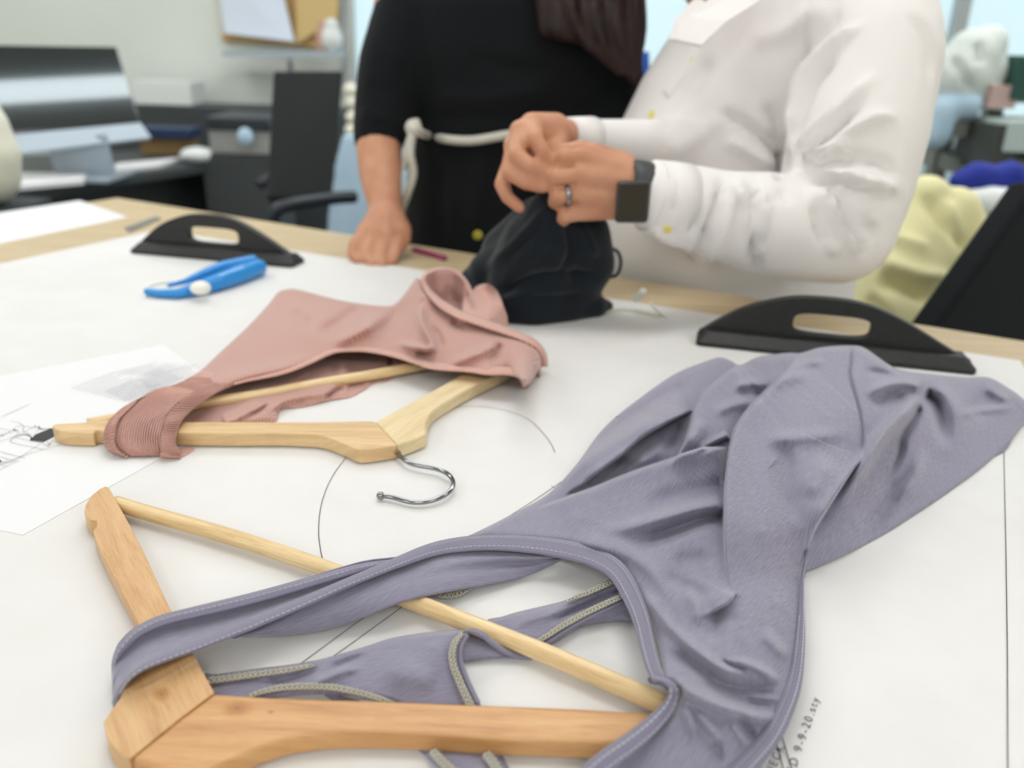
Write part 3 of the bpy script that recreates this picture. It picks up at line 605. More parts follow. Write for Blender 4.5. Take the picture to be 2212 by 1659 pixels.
bodyo = [(968, 1180), (979, 1171), (1030, 1149), (1104, 1112), (1159, 1083), (1198, 1055), (1246, 1002), (1308, 921), (1390, 854), (1462, 806), (1534, 777), (1558, 772), (1580, 780), (1600, 788), (1640, 770), (1702, 762), (1730, 762), (1774, 750), (1841, 746), (1870, 753), (1918, 786), (1950, 800), (2014, 808), (2086, 815), (2134, 815), (2172, 834), (2212, 863), (2228, 895), (2206, 921), (2182, 954), (2158, 978), (2086, 1036), (1966, 1118), (1870, 1175), (1760, 1227), (1741, 1236), (1738, 1280), (1738, 1344), (1735, 1417), (1727, 1490), (1708, 1545), (1682, 1601), (1650, 1645), (1600, 1720), (1240, 1725), (1262, 1680), (1309, 1650), (1379, 1604), (1434, 1555), (1464, 1518), (1472, 1490), (1455, 1476), (1432, 1470), (1426, 1424), (1412, 1362), (1384, 1289), (1350, 1234), (1308, 1200), (1251, 1180), (1177, 1167), (1085, 1160), (1030, 1164)]
def hbody(U, V, d):
    z = HB(U, V); w = 12.
    front = ~((V < 900) | ((U < 1520) & (V > 1150)))
    k = np.where(front, .35+.65*np.sqrt(np.clip(1-(1-np.clip(d/w, 0, 1))**2, 0, 1)), .72+.28*np.sqrt(np.clip(1-(1-np.clip(d/16., 0, 1))**2, 0, 1)))
    return Parr(U, V, z*k)
def hb1(u, v, k=1.): return float(HB(np.array([float(u)]), np.array([float(v)]))[0])*k
sk_ok = lambda u, v: (v < 1150 or u > 1640) and not (u < 1250 and v > 1140)
sheet('body_panel', bodyo, hbody, 2.5, LAV, lav, skirt=sk_ok, thick=.0010, uvrot=.9)
# lower layer of the skirt peeking out at the far right tip
ribbon('hem_tip', [(2150, 985, .001), (2175, 968, .002), (2198, 925, .003)], [(2146, 978, .001), (2168, 958, .003), (2190, 918, .006)], LAVD, lav, nu=12, nv=4)
# left shoulder strap: from the loop on the hanger to the neckline
sA = [(241, 1455, .004), (241, 1432, .010), (247, 1408, .015), (262, 1384, .018), (292, 1355, .019), (347, 1329, .020), (420, 1311, .018), (530, 1285, .017), (640, 1256, .018), (743, 1226, .021), (795, 1213, .021), (850, 1207, .019), (905, 1200, .015), (960, 1186, .014)]
sB = [(244, 1532, .002), (252, 1500, .009), (268, 1476, .0165), (295, 1450, .020), (330, 1428, .021), (380, 1408, .020), (450, 1382, .018), (530, 1352, .018), (640, 1306, .020), (743, 1259, .023), (800, 1236, .023), (861, 1210, .021), (930, 1183, .016), (985, 1168, .015)]
def sb(ss, tt): return -.005*4*tt*(1-tt)*np.clip((ss-.05)*6, 0, 1)*np.clip((1-ss)*5, 0, 1)+.0016*np.exp(-((tt-.45-.3*ss)/.08)**2)*np.clip(1-ss*2.2, 0, 1)
ribbon('strap', sA, sB, LAV, lav, nu=110, nv=22, bfn=sb)
wrapA = [(241, 1455, .004), (240, 1440, .0055), (243, 1420, .0125), (250, 1404, .0155)]
strapband = [(u+d, v+e, h+.0006) for (u, v, h), d, e in zip(sA, [6, 7, 8, 8, 7, 5, 3, 2, 2, 2, 2, 0, 0, 0], [0, 2, 4, 7, 9, 10, 10, 10, 9, 9, 9, 8, 7, 6])]
band('edge_binding', strapband, [12, 20, 22, 23, 22, 20, 18, 14, 12], LAVD, lav, bulge=.0009)
stitches('stitching', strapband, [-1, -2, -2, -1, 0], STITCH, lav, lift=.0028)
# neckline binding B1: loop on the hanger -> neckline curve -> right strap
nk = [(247, 1521, .004), (257, 1495, .0125), (273, 1470, .020), (300, 1447, .0225), (340, 1428, .023), (420, 1398, .021), (530, 1354, .020), (640, 1308, .022), (751, 1259, .025), (861, 1214, .023), (934, 1187, .018), (1000, 1175, .017), (1075, 1171, .017), (1158, 1176, .017), (1232, 1188, .017), (1289, 1205, .017), (1332, 1233, .018), (1361, 1280, .019), (1384, 1335, .021), (1397, 1390, .024), (1409, 1435, .028), (1424, 1470, .032)]
nkw = [13, 14, 17, 20, 22, 24, 24, 23, 22, 22, 24, 28, 31, 33, 36, 39, 42, 43, 42, 38, 34, 30]
band('neckline_binding', nk, nkw, LAVD, lav, n=160, nv=9, bulge=.0014)
stitches('stitching', nk[1:], [2, 3, 4, 4, 5, 8, 9, 9, 8], STITCH, lav, lift=.0040)
stitches('stitching', nk[10:], [-9, -11, -12, -13, -13, -12], MATS['grey_thread'], lav, lift=.0036, w=.0004)
# folded layer hanging under the strap
uA = [(520, 1372, .010), (600, 1345, .012), (700, 1300, .015), (800, 1262, .016), (880, 1232, .015), (960, 1200, .012), (1050, 1192, .011), (1130, 1194, .011), (1222, 1204, .010)]
uB = [(536, 1377, .006), (622, 1373, .006), (714, 1358, .0065), (787, 1334, .011), (861, 1303, .016), (920, 1287, .014), (1012, 1270, .008), (1090, 1256, .005), (1150, 1240, .004), (1222, 1206, .005)]
uA = [(500, 1376, .012), (560, 1346, .014), (650, 1306, .018), (750, 1262, .021), (840, 1226, .019), (900, 1203, .016), (970, 1182, .015), (1050, 1176, .014), (1130, 1180, .014), (1232, 1196, .012)]
def ub(ss, tt): return .003*np.sin(tt*PI)+.0025*np.exp(-((tt-.25-.2*ss)/.08)**2)*np.clip(ss*3-1.6, 0, 1)-.0025*np.exp(-((tt-.5-.1*ss)/.10)**2)*np.clip(ss*3-1.5, 0, 1)
ribbon('folded_layer', uA, uB, LAV, lav, nu=90, nv=16, bfn=ub)
ribbon('folded_layer', [(790, 1215, .012), (860, 1206, .014), (900, 1205, .012)], [(800, 1250, .012), (870, 1225, .014), (930, 1200, .012)], LAV, lav, nu=14, nv=6)
ov = overlock('overlock_seam', [(925, 1278, .004), (950, 1284, .004), (975, 1284, .003), (1000, 1277, .003), (1018, 1268, .004)], [6, 13, 14, 14, 8], lav)
# back strap lying on the paper between the hanger arm and the crossbar
BK = Relief([(446, 1461, .003), (551, 1445, .004), (661, 1430, .005), (800, 1393, .008), (900, 1368, .012), (1000, 1362, .016), (990, 1440, .010), (1030, 1520, .003), (700, 1470, .006), (850, 1450, .010), (600, 1490, .003), (850, 1509, .003), (950, 1520, .003), (940, 1400, .015), (460, 1495, .002)])
BK.ridge([(700, 1450), (760, 1425), (800, 1410)], -.002, 8); BK.ridge([(660, 1485), (730, 1455), (790, 1440)], .0022, 8); BK.ridge([(560, 1478), (640, 1462), (700, 1440)], -.0018, 7); BK.ridge([(840, 1440), (900, 1460), (950, 1480)], .002, 30); BK.ridge([(540, 1462), (600, 1455), (660, 1440)], .001, 8)
backo = [(440, 1455), (470, 1456), (551, 1444), (610, 1438), (661, 1430), (697, 1423), (750, 1408), (800, 1393), (847, 1378), (920, 1366), (970, 1361), (1003, 1361), (995, 1378), (990, 1400), (993, 1430), (1003, 1455), (1018, 1485), (1034, 1515), (1040, 1535), (990, 1545), (900, 1545), (858, 1520), (800, 1506), (730, 1502), (670, 1500), (600, 1506), (520, 1520), (470, 1520), (452, 1490)]
sheet('back_strap', backo, lambda U, V, d: Parr(U, V, BK(U, V)*(.5+.5*np.clip(d/9, 0, 1))), 3.2, LAV, lav, skirt=lambda u, v: v < 1425 and u < 940, uvrot=.3)
sheet('back_strap', [(700, 1500), (800, 1520), (920, 1560), (1040, 1530), (1060, 1580), (1090, 1640), (1120, 1720), (1000, 1730), (950, 1660), (910, 1625), (860, 1590)], lambda U, V, d: Parr(U, V, .0012+.0014*np.clip(d/20, 0, 1)), 5, LAV, lav, uvrot=.3)
sheet('back_strap', [(920, 1630), (985, 1628), (1060, 1640), (1094, 1664), (1130, 1730), (1000, 1740), (955, 1670)], lambda U, V, d: Parr(U, V, .003+.002*np.clip(d/12, 0, 1)), 4, LAV, lav, uvrot=.3)
bk1 = lambda u, v: (u, v, float(BK(np.array([float(u)]), np.array([float(v)]))[0]))
overlock('overlock_seam', [bk1(450, 1470), bk1(500, 1463), bk1(560, 1455), bk1(620, 1447), bk1(680, 1436)], [16, 15, 14, 13, 8], lav)
overlock('overlock_seam', [bk1(540, 1503), bk1(572, 1492), bk1(610, 1485), bk1(661, 1482), bk1(716, 1484), bk1(771, 1495), bk1(815, 1507), bk1(850, 1522)], [9, 14, 15, 15, 15, 14, 14], lav, lift=.002)
overlock('overlock_seam', [(999, 1368, .0165), (984, 1385, .016), (976, 1410, .014), (980, 1440, .011), (992, 1470, .008), (1005, 1500, .006), (1020, 1530, .004)], [9, 15, 16, 17, 18, 19, 19], lav)
band('edge_binding', [(1010, 1370, .016), (996, 1395, .015), (994, 1425, .011), (1003, 1455, .008), (1016, 1485, .006), (1033, 1520, .004)], [10, 12, 12, 12, 12], LAVD, lav, n=40, nv=5)
overlock('overlock_seam', [(935, 1622, .005), (955, 1645, .005), (985, 1675, .005), (1010, 1720, .005)], [20, 22, 24], lav, lift=.002); overlock('overlock_seam', [(1050, 1628, .005), (1068, 1652, .005), (1085, 1690, .005)], [22, 24, 26], lav, lift=.002)
# curled rim passing under the crossbar, with its shaded inside
band('edge_binding', [(1000, 1364, .016), (1018, 1362, .0165), (1040, 1370, .015), (1062, 1388, .011), (1085, 1404, .006), (1112, 1415, .003), (1150, 1420, .002)], [6, 12, 13, 13, 14, 14, 12], LAVD, lav, n=50, nv=6)
sheet('back_strap_inside', [(1004, 1372), (1030, 1368), (1060, 1392), (1100, 1414), (1130, 1420), (1060, 1420), (1000, 1426), (996, 1400)], lambda U, V, d: Parr(U, V, .0015+.001*np.clip((V-1360)/60, 0, 1)), 3, LAV, lav)
# the other half of the back strap, right of the crossbar
B3 = Relief([(1060, 1340, .004), (1130, 1318, .006), (1214, 1300, .007), (1331, 1252, .009), (1370, 1300, .008), (1258, 1353, .004), (1192, 1391, .003), (1140, 1400, .003), (1200, 1340, .007), (1110, 1365, .005)])
B3.ridge([(1180, 1345), (1250, 1315), (1340, 1275)], -.004, 7, .3, .0); B3.ridge([(1100, 1350), (1170, 1330), (1240, 1310)], .002, 12)
sheet('back_strap', [(1050, 1342), (1085, 1332), (1122, 1321), (1214, 1299), (1270, 1277), (1331, 1250), (1370, 1262), (1378, 1338), (1330, 1342), (1258, 1354), (1192, 1393), (1150, 1400), (1090, 1375)], lambda U, V, d: Parr(U, V, B3(U, V)*(.4+.6*np.clip(d/8, 0, 1))), 3.2, LAV, lav, uvrot=.3)
overlock('overlock_seam', [(1225, 1298, .007), (1269, 1280, .008), (1300, 1266, .009), (1336, 1250, .010)], [6, 11, 13, 13], lav)
overlock('overlock_seam', [(1160, 1386, .004), (1185, 1371, .006), (1214, 1352, .008), (1269, 1322, .010), (1310, 1303, .011), (1352, 1284, .012)], [10, 13, 13, 13, 12], lav)
band('edge_binding', [(1172, 1392, .003), (1196, 1377, .005), (1225, 1357, .007), (1275, 1330, .009), (1320, 1310, .010), (1360, 1293, .011)], [13, 14, 14, 13, 12], LAVD, lav, n=50, nv=6)
# rim of the right loop around the hanger end
rim = [(1408, 1466, .036), (1425, 1468, .038), (1442, 1474, .0385), (1453, 1487, .037), (1453, 1503, .034), (1444, 1524, .030), (1428, 1545, .028), (1397, 1576, .026), (1361, 1605, .025), (1306, 1645, .024), (1262, 1685, .024), (1220, 1730, .024)]
band('armhole_binding', rim, [10, 18, 26, 34, 40, 44, 46, 48, 50, 52, 52], LAVD, lav, n=120, nv=9, bulge=.0016, lift=.0006)
stitches('stitching', rim[3:], [4, 6, 8, 9, 9, 10], STITCH, lav, lift=.0038, w=.0008); stitches('stitching', rim[3:], [-10, -13, -15, -15, -15, -16], STITCH, lav, lift=.0030, w=.0005)
# inside of the loop and the cloth wrapping down behind the hanger end
sheet('loop_inside', [(1402, 1462), (1440, 1466), (1466, 1480), (1462, 1520), (1430, 1560), (1440, 1530), (1446, 1502), (1430, 1478), (1405, 1474)], lambda U, V, d: Parr(U, V, .024+0*U), 3, LAVD, lav)
# right armhole binding with double stitching
rb = [(1744, 1172, .016), (1740, 1210, .012), (1734, 1248, .010), (1731, 1330, .010), (1727, 1400, .010), (1717, 1470, .010), (1697, 1530, .011), (1666, 1590, .012), (1620, 1645, .013), (1560, 1700, .014)]
band('armhole_binding', rb, [3, 8, 12, 20, 27, 36, 42, 44, 48, 54], LAVD, lav, n=120, nv=9, bulge=.0013, lift=.0010)
stitches('stitching', rb[2:], [-3, -6, -8, -9, -10, -10], STITCH, lav, lift=.0034, w=.0007); stitches('stitching', rb[3:], [4, 7, 9, 10, 10], MATS['grey_thread'], lav, lift=.0030, w=.0004)

# ---------------------------------------------------------------- rose top
ros = thing('rose_top', 'dusty rose ribbed crop top draped over the far hanger', 'top', P(800, 760))
RB = Relief([(397, 825, .018), (434, 800, .018), (470, 845, .020), (535, 706, .020), (579, 659, .022), (608, 628, .024), (687, 637, .022), (800, 659, .022), (855, 655, .026), (881, 627, .036), (906, 598, .050), (931, 583, .058), (960, 578, .060), (1000, 610, .055), (560, 800, .022), (669, 786, .024), (736, 762, .025), (800, 759, .024), (850, 768, .022), (935, 796, .021), (1007, 800, .022), (1054, 806, .024), (1098, 806, .026), (1134, 822, .024), (1141, 836, .008), (1159, 811, .012), (1172, 780, .018), (1165, 742, .030), (1100, 700, .036), (1000, 700, .034), (950, 660, .040), (700, 700, .030), (640, 700, .028), (800, 710, .030), (900, 730, .030), (1050, 760, .030), (915, 640, .046)])
RB.ridge([(800, 640), (760, 680), (720, 705), (670, 715)], -.004, 16); RB.ridge([(845, 668), (800, 700), (745, 730), (700, 745)], .006, 14); RB.ridge([(870, 640), (850, 690), (800, 730)], -.004, 14)
RB.ridge([(905, 650), (912, 700), (932, 738), (928, 755), (890, 748), (850, 742)], .007, 9, .2, .3); RB.ridge([(895, 760), (920, 764), (935, 750)], -.0035, 10, .3, .3); RB.ridge([(930, 700), (950, 740), (960, 760)], -.003, 12)
RB.ridge([(1075, 728), (1060, 750), (1010, 772), (960, 790)], .004, 10); RB.ridge([(1085, 735), (1070, 765), (1050, 780)], -.004, 9); RB.ridge([(975, 690), (990, 700), (1010, 700)], -.003, 10)
RB.ridge([(640, 660), (650, 690), (690, 705)], -.003, 15); RB.ridge([(430, 838), (520, 812), (620, 790), (690, 764)], .003, 14)
roseo = [(380, 832), (397, 825), (434, 800), (480, 757), (535, 706), (579, 659), (600, 632), (620, 625), (640, 625), (687, 637), (740, 650), (800, 659), (840, 661), (858, 653), (881, 627), (898, 603), (910, 606), (921, 632), (948, 660), (988, 684), (1040, 701), (1092, 719), (1134, 736), (1160, 754), (1168, 772), (1168, 792), (1155, 815), (1143, 834), (1130, 838), (1128, 822), (1098, 808), (1054, 808), (1007, 801), (935, 798), (895, 786), (845, 770), (790, 761), (745, 761), (715, 765), (669, 786), (615, 807), (542, 822), (490, 838), (440, 850), (400, 850)]
sheet('front_panel', roseo, lambda U, V, d: Parr(U, V, RB(U, V)*(.8+.2*np.sqrt(np.clip(1-(1-np.clip(d/12, 0, 1))**2, 0, 1)))), 3.0, ROSE, ros, skirt=lambda u, v: v < 800 and (u < 600 or u > 1140), thick=.0012, uvrot=.25)
# hems along the opening
band('armhole_hem', [(505, 829, .020), (542, 817, .021), (615, 801, .023), (669, 781, .024), (715, 760, .025), (745, 755, .025), (790, 755, .024), (845, 764, .023), (900, 780, .022), (935, 790, .022), (1007, 795, .022), (1054, 801, .024), (1098, 801, .026), (1126, 812, .025), (1138, 834, .012)], [8, 14, 15, 13, 12, 12, 12, 13, 14, 16, 17, 17, 18, 18, 18], ROSEP, ros, n=120, bulge=.0018)
neck = [(1176, 792, .006), (1173, 766, .020), (1158, 744, .030), (1134, 730, .034), (1092, 714, .037), (1040, 696, .040), (990, 678, .042), (951, 655, .044), (925, 628, .048), (915, 603, .055), (925, 589, .059), (950, 581, .061), (978, 584, .060), (1000, 600, .056), (1014, 622, .050), (1022, 650, .044)]
band('neckline_hem', neck, [16, 16, 16, 16, 17, 18, 18, 19, 19, 17, 12, 9, 8, 8, 8, 7], ROSEP, ros, n=120, bulge=.0018)
stitches('gather_stitch', [(u, v+10, h) for u, v, h in neck[2:9]], 0, mat('dark_rose_thread', (150, 108, 98), .9), ros, dash=.003, gap=.004, w=.0008, lift=.0022)  # darker rose dashes just below the neckline hem
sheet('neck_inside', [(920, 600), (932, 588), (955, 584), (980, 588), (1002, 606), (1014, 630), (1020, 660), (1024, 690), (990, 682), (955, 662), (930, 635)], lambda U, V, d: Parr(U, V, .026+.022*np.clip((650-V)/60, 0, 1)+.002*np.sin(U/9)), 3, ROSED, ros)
SB2 = Relief([(1018, 627, .040), (1033, 616, .046), (1054, 614, .048), (1073, 627, .044), (1087, 659, .034), (1094, 690, .020), (1092, 716, .010), (1020, 690, .034), (1010, 640, .040), (1060, 690, .030)])
sheet('back_panel', [(1004, 612), (1018, 628), (1030, 618), (1045, 613), (1060, 616), (1073, 627), (1082, 645), (1088, 662), (1096, 686), (1096, 712), (1092, 724), (1050, 712), (1015, 698), (1000, 670), (1002, 640)], lambda U, V, d: Parr(U, V, SB2(U, V)), 3, ROSEP, ros, skirt=lambda u, v: u > 1085)
# back layer seen through the opening
RI = Relief([(390, 912, .0015), (597, 909, .0015), (615, 882, .002), (669, 876, .002), (756, 858, .002), (800, 825, .002), (852, 812, .002), (900, 780, .004), (850, 760, .006), (723, 755, .006), (500, 830, .004), (400, 900, .002), (480, 890, .005), (700, 800, .008), (600, 870, .008)])
RI.ridge([(480, 912), (530, 888), (570, 866), (640, 815), (700, 775)], .006, 9, .05, .1); RI.ridge([(500, 912), (560, 885), (600, 850), (660, 810), (715, 775)], -.004, 7); RI.ridge([(600, 885), (640, 850), (740, 835)], .006, 14)
RI.ridge([(700, 862), (725, 845), (748, 838)], -.004, 4); RI.ridge([(758, 858), (762, 835), (790, 830)], -.005, 6); RI.ridge([(735, 780), (740, 800), (735, 820)], .004, 8); RI.ridge([(845, 770), (846, 800)], -.005, 5)
sheet('back_panel', [(386, 925), (400, 880), (500, 825), (600, 790), (690, 755), (790, 745), (870, 758), (915, 785), (900, 796), (860, 808), (838, 822), (810, 826), (790, 840), (756, 858), (715, 864), (669, 876), (640, 881), (615, 882), (603, 890), (597, 909), (560, 913), (480, 920)], lambda U, V, d: Parr(U, V, np.minimum(RI(U, V)*(.5+.5*np.clip(d/8, 0, 1)), .0085)), 3, ROSE, ros, thick=.0008, uvrot=.25)
# ribbed strap wrapping the hanger, real ribs running along it
lL = [(268, 985, .001), (252, 970, .006), (245, 952, .011), (247, 932, .015), (253, 909, .018), (266, 893, .019), (287, 874, .019), (310, 857, .019), (345, 841, .019), (378, 833, .019), (405, 820, .019), (436, 800, .019)]
lR = [(356, 984, .001), (352, 972, .007), (350, 953, .012), (352, 934, .016), (358, 913, .019), (369, 893, .020), (392, 868, .0205), (420, 848, .0205), (445, 836, .0205), (465, 832, .0205), (485, 826, .0205), (505, 820, .0205)]
NR = 19
def ribs(ss, tt): return .0015*np.cos(tt*NR*2*PI+1.3*np.sin(ss*9)*(ss-.3))*np.clip((1-ss)*3, 0, 1)+.0010*np.sin(tt*PI)*np.sin(ss*14+tt*3)*np.clip(1.4-2*ss, 0, 1)
ribbon('ribbed_strap', lL, lR, ROSEP, ros, nu=120, nv=NR*9, bfn=ribs, thick=.0010)
def ribband(name, A, B, n_r, nu=320):
    def f(ss, tt): return .0011*np.cos(ss*n_r*2*PI)+.0014*np.sin(tt*PI)
    return ribbon(name, A, B, ROSEP, ros, nu=nu, nv=9, bfn=f, thick=.0010)
hL = [(264, 986, .0012), (236, 976, .004), (225, 961, .009), (223, 942, .0135), (229, 924, .0165), (238, 908, .018), (259, 887, .019), (283, 872, .019), (310, 856, .019)]
hL2 = [(278, 985, .002), (256, 971, .008), (249, 953, .013), (251, 932, .017), (257, 909, .0195), (270, 893, .0205), (290, 875, .0205), (300, 864, .020), (312, 858, .020)]
ribband('strap_hem', hL, hL2, 34)
hR = [(345, 984, .0022), (345, 975, .0085), (345, 957, .0135), (348, 936, .0175), (354, 913, .020), (364, 892, .021), (388, 866, .0212), (418, 845, .0212), (447, 831, .0212), (480, 820, .022)]
hR2 = [(392, 987, .0012), (388, 975, .005), (380, 960, .010), (382, 938, .015), (390, 914, .0175), (406, 893, .019), (434, 871, .0195), (456, 856, .0195), (478, 843, .020), (505, 832, .020)]
ribband('strap_hem', hR, hR2, 46)
ribbon('strap_underside', [(330, 984, .0008), (360, 988, .0006), (392, 987, .0006), (407, 980, .0006), (421, 970, .0006)], [(330, 975, .001), (360, 972, .001), (385, 968, .001), (405, 966, .001), (418, 966, .0008)], ROSEP, ros, nu=30, nv=6)
thr = mat('dark_seam_thread', (92, 52, 48), .8)
stitches('seam_thread', [(u+1, v, h) for u, v, h in hL2[:8]], 0, thr, ros, dash=.0010, gap=.0014, w=.0005, lift=.0012)
stitches('seam_thread', hR[:7], 0, thr, ros, dash=.0010, gap=.0016, w=.0005, lift=.0010)
#==PEOPLE==
# ---------------------------------------------------------------- tools on the table
def handled_weight(label, c, ang, L=.285):
    t = thing('pattern_weight', label, 'pattern weight', (c[0], c[1], T+.0006), 'black handled pattern weights'); hw = L/2; th = .012
    out = [(-hw+.001, .010)]+[((q_-.5)*L, .063*h_/114) for q_, h_ in ((.025, 26), (.08, 49), (.16, 77), (.25, 97), (.34, 110), (.43, 114), (.54, 113), (.635, 104), (.74, 82), (.83, 58), (.91, 35), (.975, 18))]+[(hw-.001, .008)]
    top = np.array(resample(cr(out, 80), 46)); bot = np.stack([np.linspace(hw-.002, -hw+.002, 46), np.full(46, .006)], 1)[1:-1]
    loop = np.vstack([top, bot]); n = len(loop)
    # handle slot, matched point for point by angle around its centre
    cx, cz = -.003, .0325; sl = []
    for p in loop:
        a = math.atan2(p[1]-cz, p[0]-cx); a2 = math.atan2((p[1]-cz)*2.2, p[0]-cx); m_ = .55
        x = math.cos(a2); z = math.sin(a2); k = (abs(x)**4+abs(z)**4)**-.25; sl.append((cx+.041*x*k, cz+.0118*z*k))
    cs, sn = math.cos(ang), math.sin(ang)
    V = []
    for y in (-th/2, th/2):
        for p in list(loop)+sl: V.append((c[0]+p[0]*cs-y*sn, c[1]+p[0]*sn+y*cs, T+.0006+p[1]))
    m2 = 2*n; F = []
    for i in range(n):
        j = (i+1) % n
        F += [(i, j, n+j, n+i), (m2+i, m2+n+i, m2+n+j, m2+j), (i, m2+i, m2+j, j), (n+i, n+j, m2+n+j, m2+n+i)]
    bevel(newmesh('arched_handle', V, F, BLACKR, t, False), .0012, 2)
    foot = [(-hw, -.024), (-hw+.004, -.027), (hw-.004, -.027), (hw, -.022), (hw, .012), (-hw, .012)]
    V = []
    for z, k in ((0, 1.), (.005, 1.), (.015, .55)):
        for x, y in foot: V.append((c[0]+x*(1 if k == 1 else .93)*cs-y*k*sn, c[1]+x*(1 if k == 1 else .93)*sn+y*k*cs, T+.0006+z))
    F = [tuple(range(5, -1, -1)), tuple(range(12, 18))]+[(r*6+i, r*6+(i+1) % 6, r*6+6+(i+1) % 6, r*6+6+i) for r in (0, 1) for i in range(6)]
    bevel(newmesh('foot', V, F, BLACKR, t, False), .001, 2); return t
pl0, pl1 = P(284, 548), P(633, 580); ang = math.atan2(pl1[1]-pl0[1], pl1[0]-pl0[0])
handled_weight('black arched pattern weight with handle slot behind the blue cutter', ((pl0[0]+pl1[0])/2+.004, (pl0[1]+pl1[1])/2+.026), ang, .268)
pr0, pr1 = P(1510, 748), P(2110, 812); ang = math.atan2(pr1[1]-pr0[1], pr1[0]-pr0[0])
handled_weight('black arched pattern weight with handle slot behind the lavender top', ((pr0[0]+pr1[0])/2+.004, (pr0[1]+pr1[1])/2+.026), ang, .295)

ct = thing('fabric_cutter', 'bright blue plastic fabric cutter in front of the left black weight', 'cutter', P(440, 610))
def g(u, v, h, r): return (P(u, v, h), r)
blob('body', [('chain', [g(318, 630, .006, .005), g(345, 634, .006, .0055), g(385, 634, .007, .0065), g(420, 625, .009, .009), g(470, 610, .011, .0115), g(520, 592, .012, .013), g(558, 578, .012, .012)]),
              ('chain', [g(365, 617, .013, .003), g(400, 608, .014, .004), g(440, 592, .015, .007), g(480, 578, .016, .009), g(545, 566, .015, .010)])], .0018, BLUEP, ct, 4)
blob('thumb_button', [('ell', P(433, 622, .017), (.013, .012, .009))], .0015, WHITEP, ct, 4)
blob('blade_guard', [('chain', [g(322, 618, .008, .0022), g(345, 611, .011, .0026), g(372, 608, .012, .003)])], .0009, WHITEP, ct, 2)

# black garment being handled: from the hands down onto the table
bg = blob('black_garment', [('chain', [(W(1195, 425, .985), .020), (W(1190, 480, .99), .036), (W(1170, 540, 1.0), .052), (W(1150, 600, 1.02), .058)]),
    ('chain', [(W(1240, 450, .99), .016), (W(1255, 510, 1.0), .036), (W(1270, 570, 1.01), .034), (W(1240, 600, 1.02), .040)]),
    ('chain', [(P(1055, 650, .012), .022), (P(1090, 655, .018), .030), (P(1150, 655, .020), .034), (P(1220, 655, .016), .030), (P(1280, 662, .010), .018), (P(1312, 662, .006), .009)]),
    ('chain', [(W(1120, 560, 1.03), .040), (W(1060, 590, 1.04), .030), (W(1022, 605, 1.05), .018)]), ('chain', [(W(1160, 470, 1.02), .026), (W(1090, 540, 1.05), .030)]), ('chain', [(W(1262, 520, 1.0), .03), (W(1300, 560, 1.0), .014)])],
    .004, NAVYC, None, 5, [([(1190, 440), (1120, 520), (1040, 590)], .006, 9), ([(1150, 500), (1090, 560)], -.006, 10), ([(1060, 640), (1160, 600), (1300, 590)], -.008, 9), ([(1060, 665), (1150, 630), (1280, 620)], .006, 8), ([(1220, 470), (1235, 540), (1210, 600)], -.007, 9), ([(1255, 480), (1290, 560)], .006, 8), ([(1200, 520), (1150, 590)], .005, 9)])
tag(bg, 'black jersey garment held in the hands, piled on the table edge', 'garment')
tube('strap_loop', [W(1318, 535, 1.02), W(1335, 545, 1.015), W(1341, 568, 1.01), W(1334, 592, 1.01), W(1320, 598, 1.02)], .0022, mat('dark_elastic', (40, 38, 38), .7), bg, n=30)
for lab, pts in (('small white paper twist standing by the black garment', [(1372, 652, .010), (1378, 642, .022), (1386, 632, .034), (1392, 624, .040)]), ('small curled white paper scrap lying beside the standing twist', [(1404, 652, .016), (1412, 662, .010), (1424, 674, .005), (1440, 684, .002)])):
    tag(tube('paper_scrap', [P(*p) for p in pts], [.003, .007, .007, .004], WHITEP, None, n=16, squash=.3), lab, 'paper scrap')
tag(tube('thread_end', [P(1300, 676, .003), P(1340, 668, .002), P(1380, 672, .002), P(1425, 684, .002)], .0018, mat('cream_thread', (214, 210, 190), .8), None, n=20), 'cream cord lying on the paper right of the black garment', 'cord')
tag(tube('pink_pen', [P(893, 538, .004), P(962, 558, .004)], .004, mat('magenta_plastic', (150, 40, 100), .4), None, n=8), 'magenta pen on the table edge beside the resting hand', 'pen')

# ---------------------------------------------------------------- people
def head(c, face, name_skin=None):
    """simple head primitives, face = heading of the nose"""
    c = np.array(c); f = np.array([math.cos(face), math.sin(face), 0]); sd = np.array([-f[1], f[0], 0]); z = np.array([0, 0, 1.])
    pr = [('ell', c+z*.02, (.078, .078, .098)), ('ell', c+f*.02-z*.05, (.058, .058, .062)), ('chain', [(c+f*.085+z*.012, .010), (c+f*.102-z*.022, .014)]), ('ell', c+f*.072-z*.058, (.024, .024, .010)), ('ell', c+f*.062-z*.088, (.026, .026, .018))]
    for s_ in (-1, 1): pr += [('ell', c+sd*s_*.078-z*.005-f*.01, (.016, .016, .030)), ('ell', c+f*.066+sd*s_*.030+z*.030, (.018, .018, .010)), ('ell', c+f*.055+sd*s_*.040-z*.02, (.022, .022, .020))]
    return pr
def features(c, face, parent, hairm):
    c = np.array(c); f = np.array([math.cos(face), math.sin(face), 0]); sd = np.array([-f[1], f[0], 0]); z = np.array([0, 0, 1.])
    for s_ in (-1, 1): blob('eye', [('ell', c+f*.073+sd*s_*.031+z*.014, (.011, .011, .009))], .0025, mat('eye_white_%s' % s_, (235, 232, 228), .2), parent, 2); blob('eyebrow', [('cap', c+f*.080+sd*s_*.016+z*.042, .0035, c+f*.070+sd*s_*.044+z*.044, .003)], .002, hairm, parent, 1)
    blob('lips', [('ell', c+f*.090-z*.058, (.010, .018, .006))], .002, mat('lips', (170, 100, 92), .5), parent, 2)
def hand_cloth(x): return x
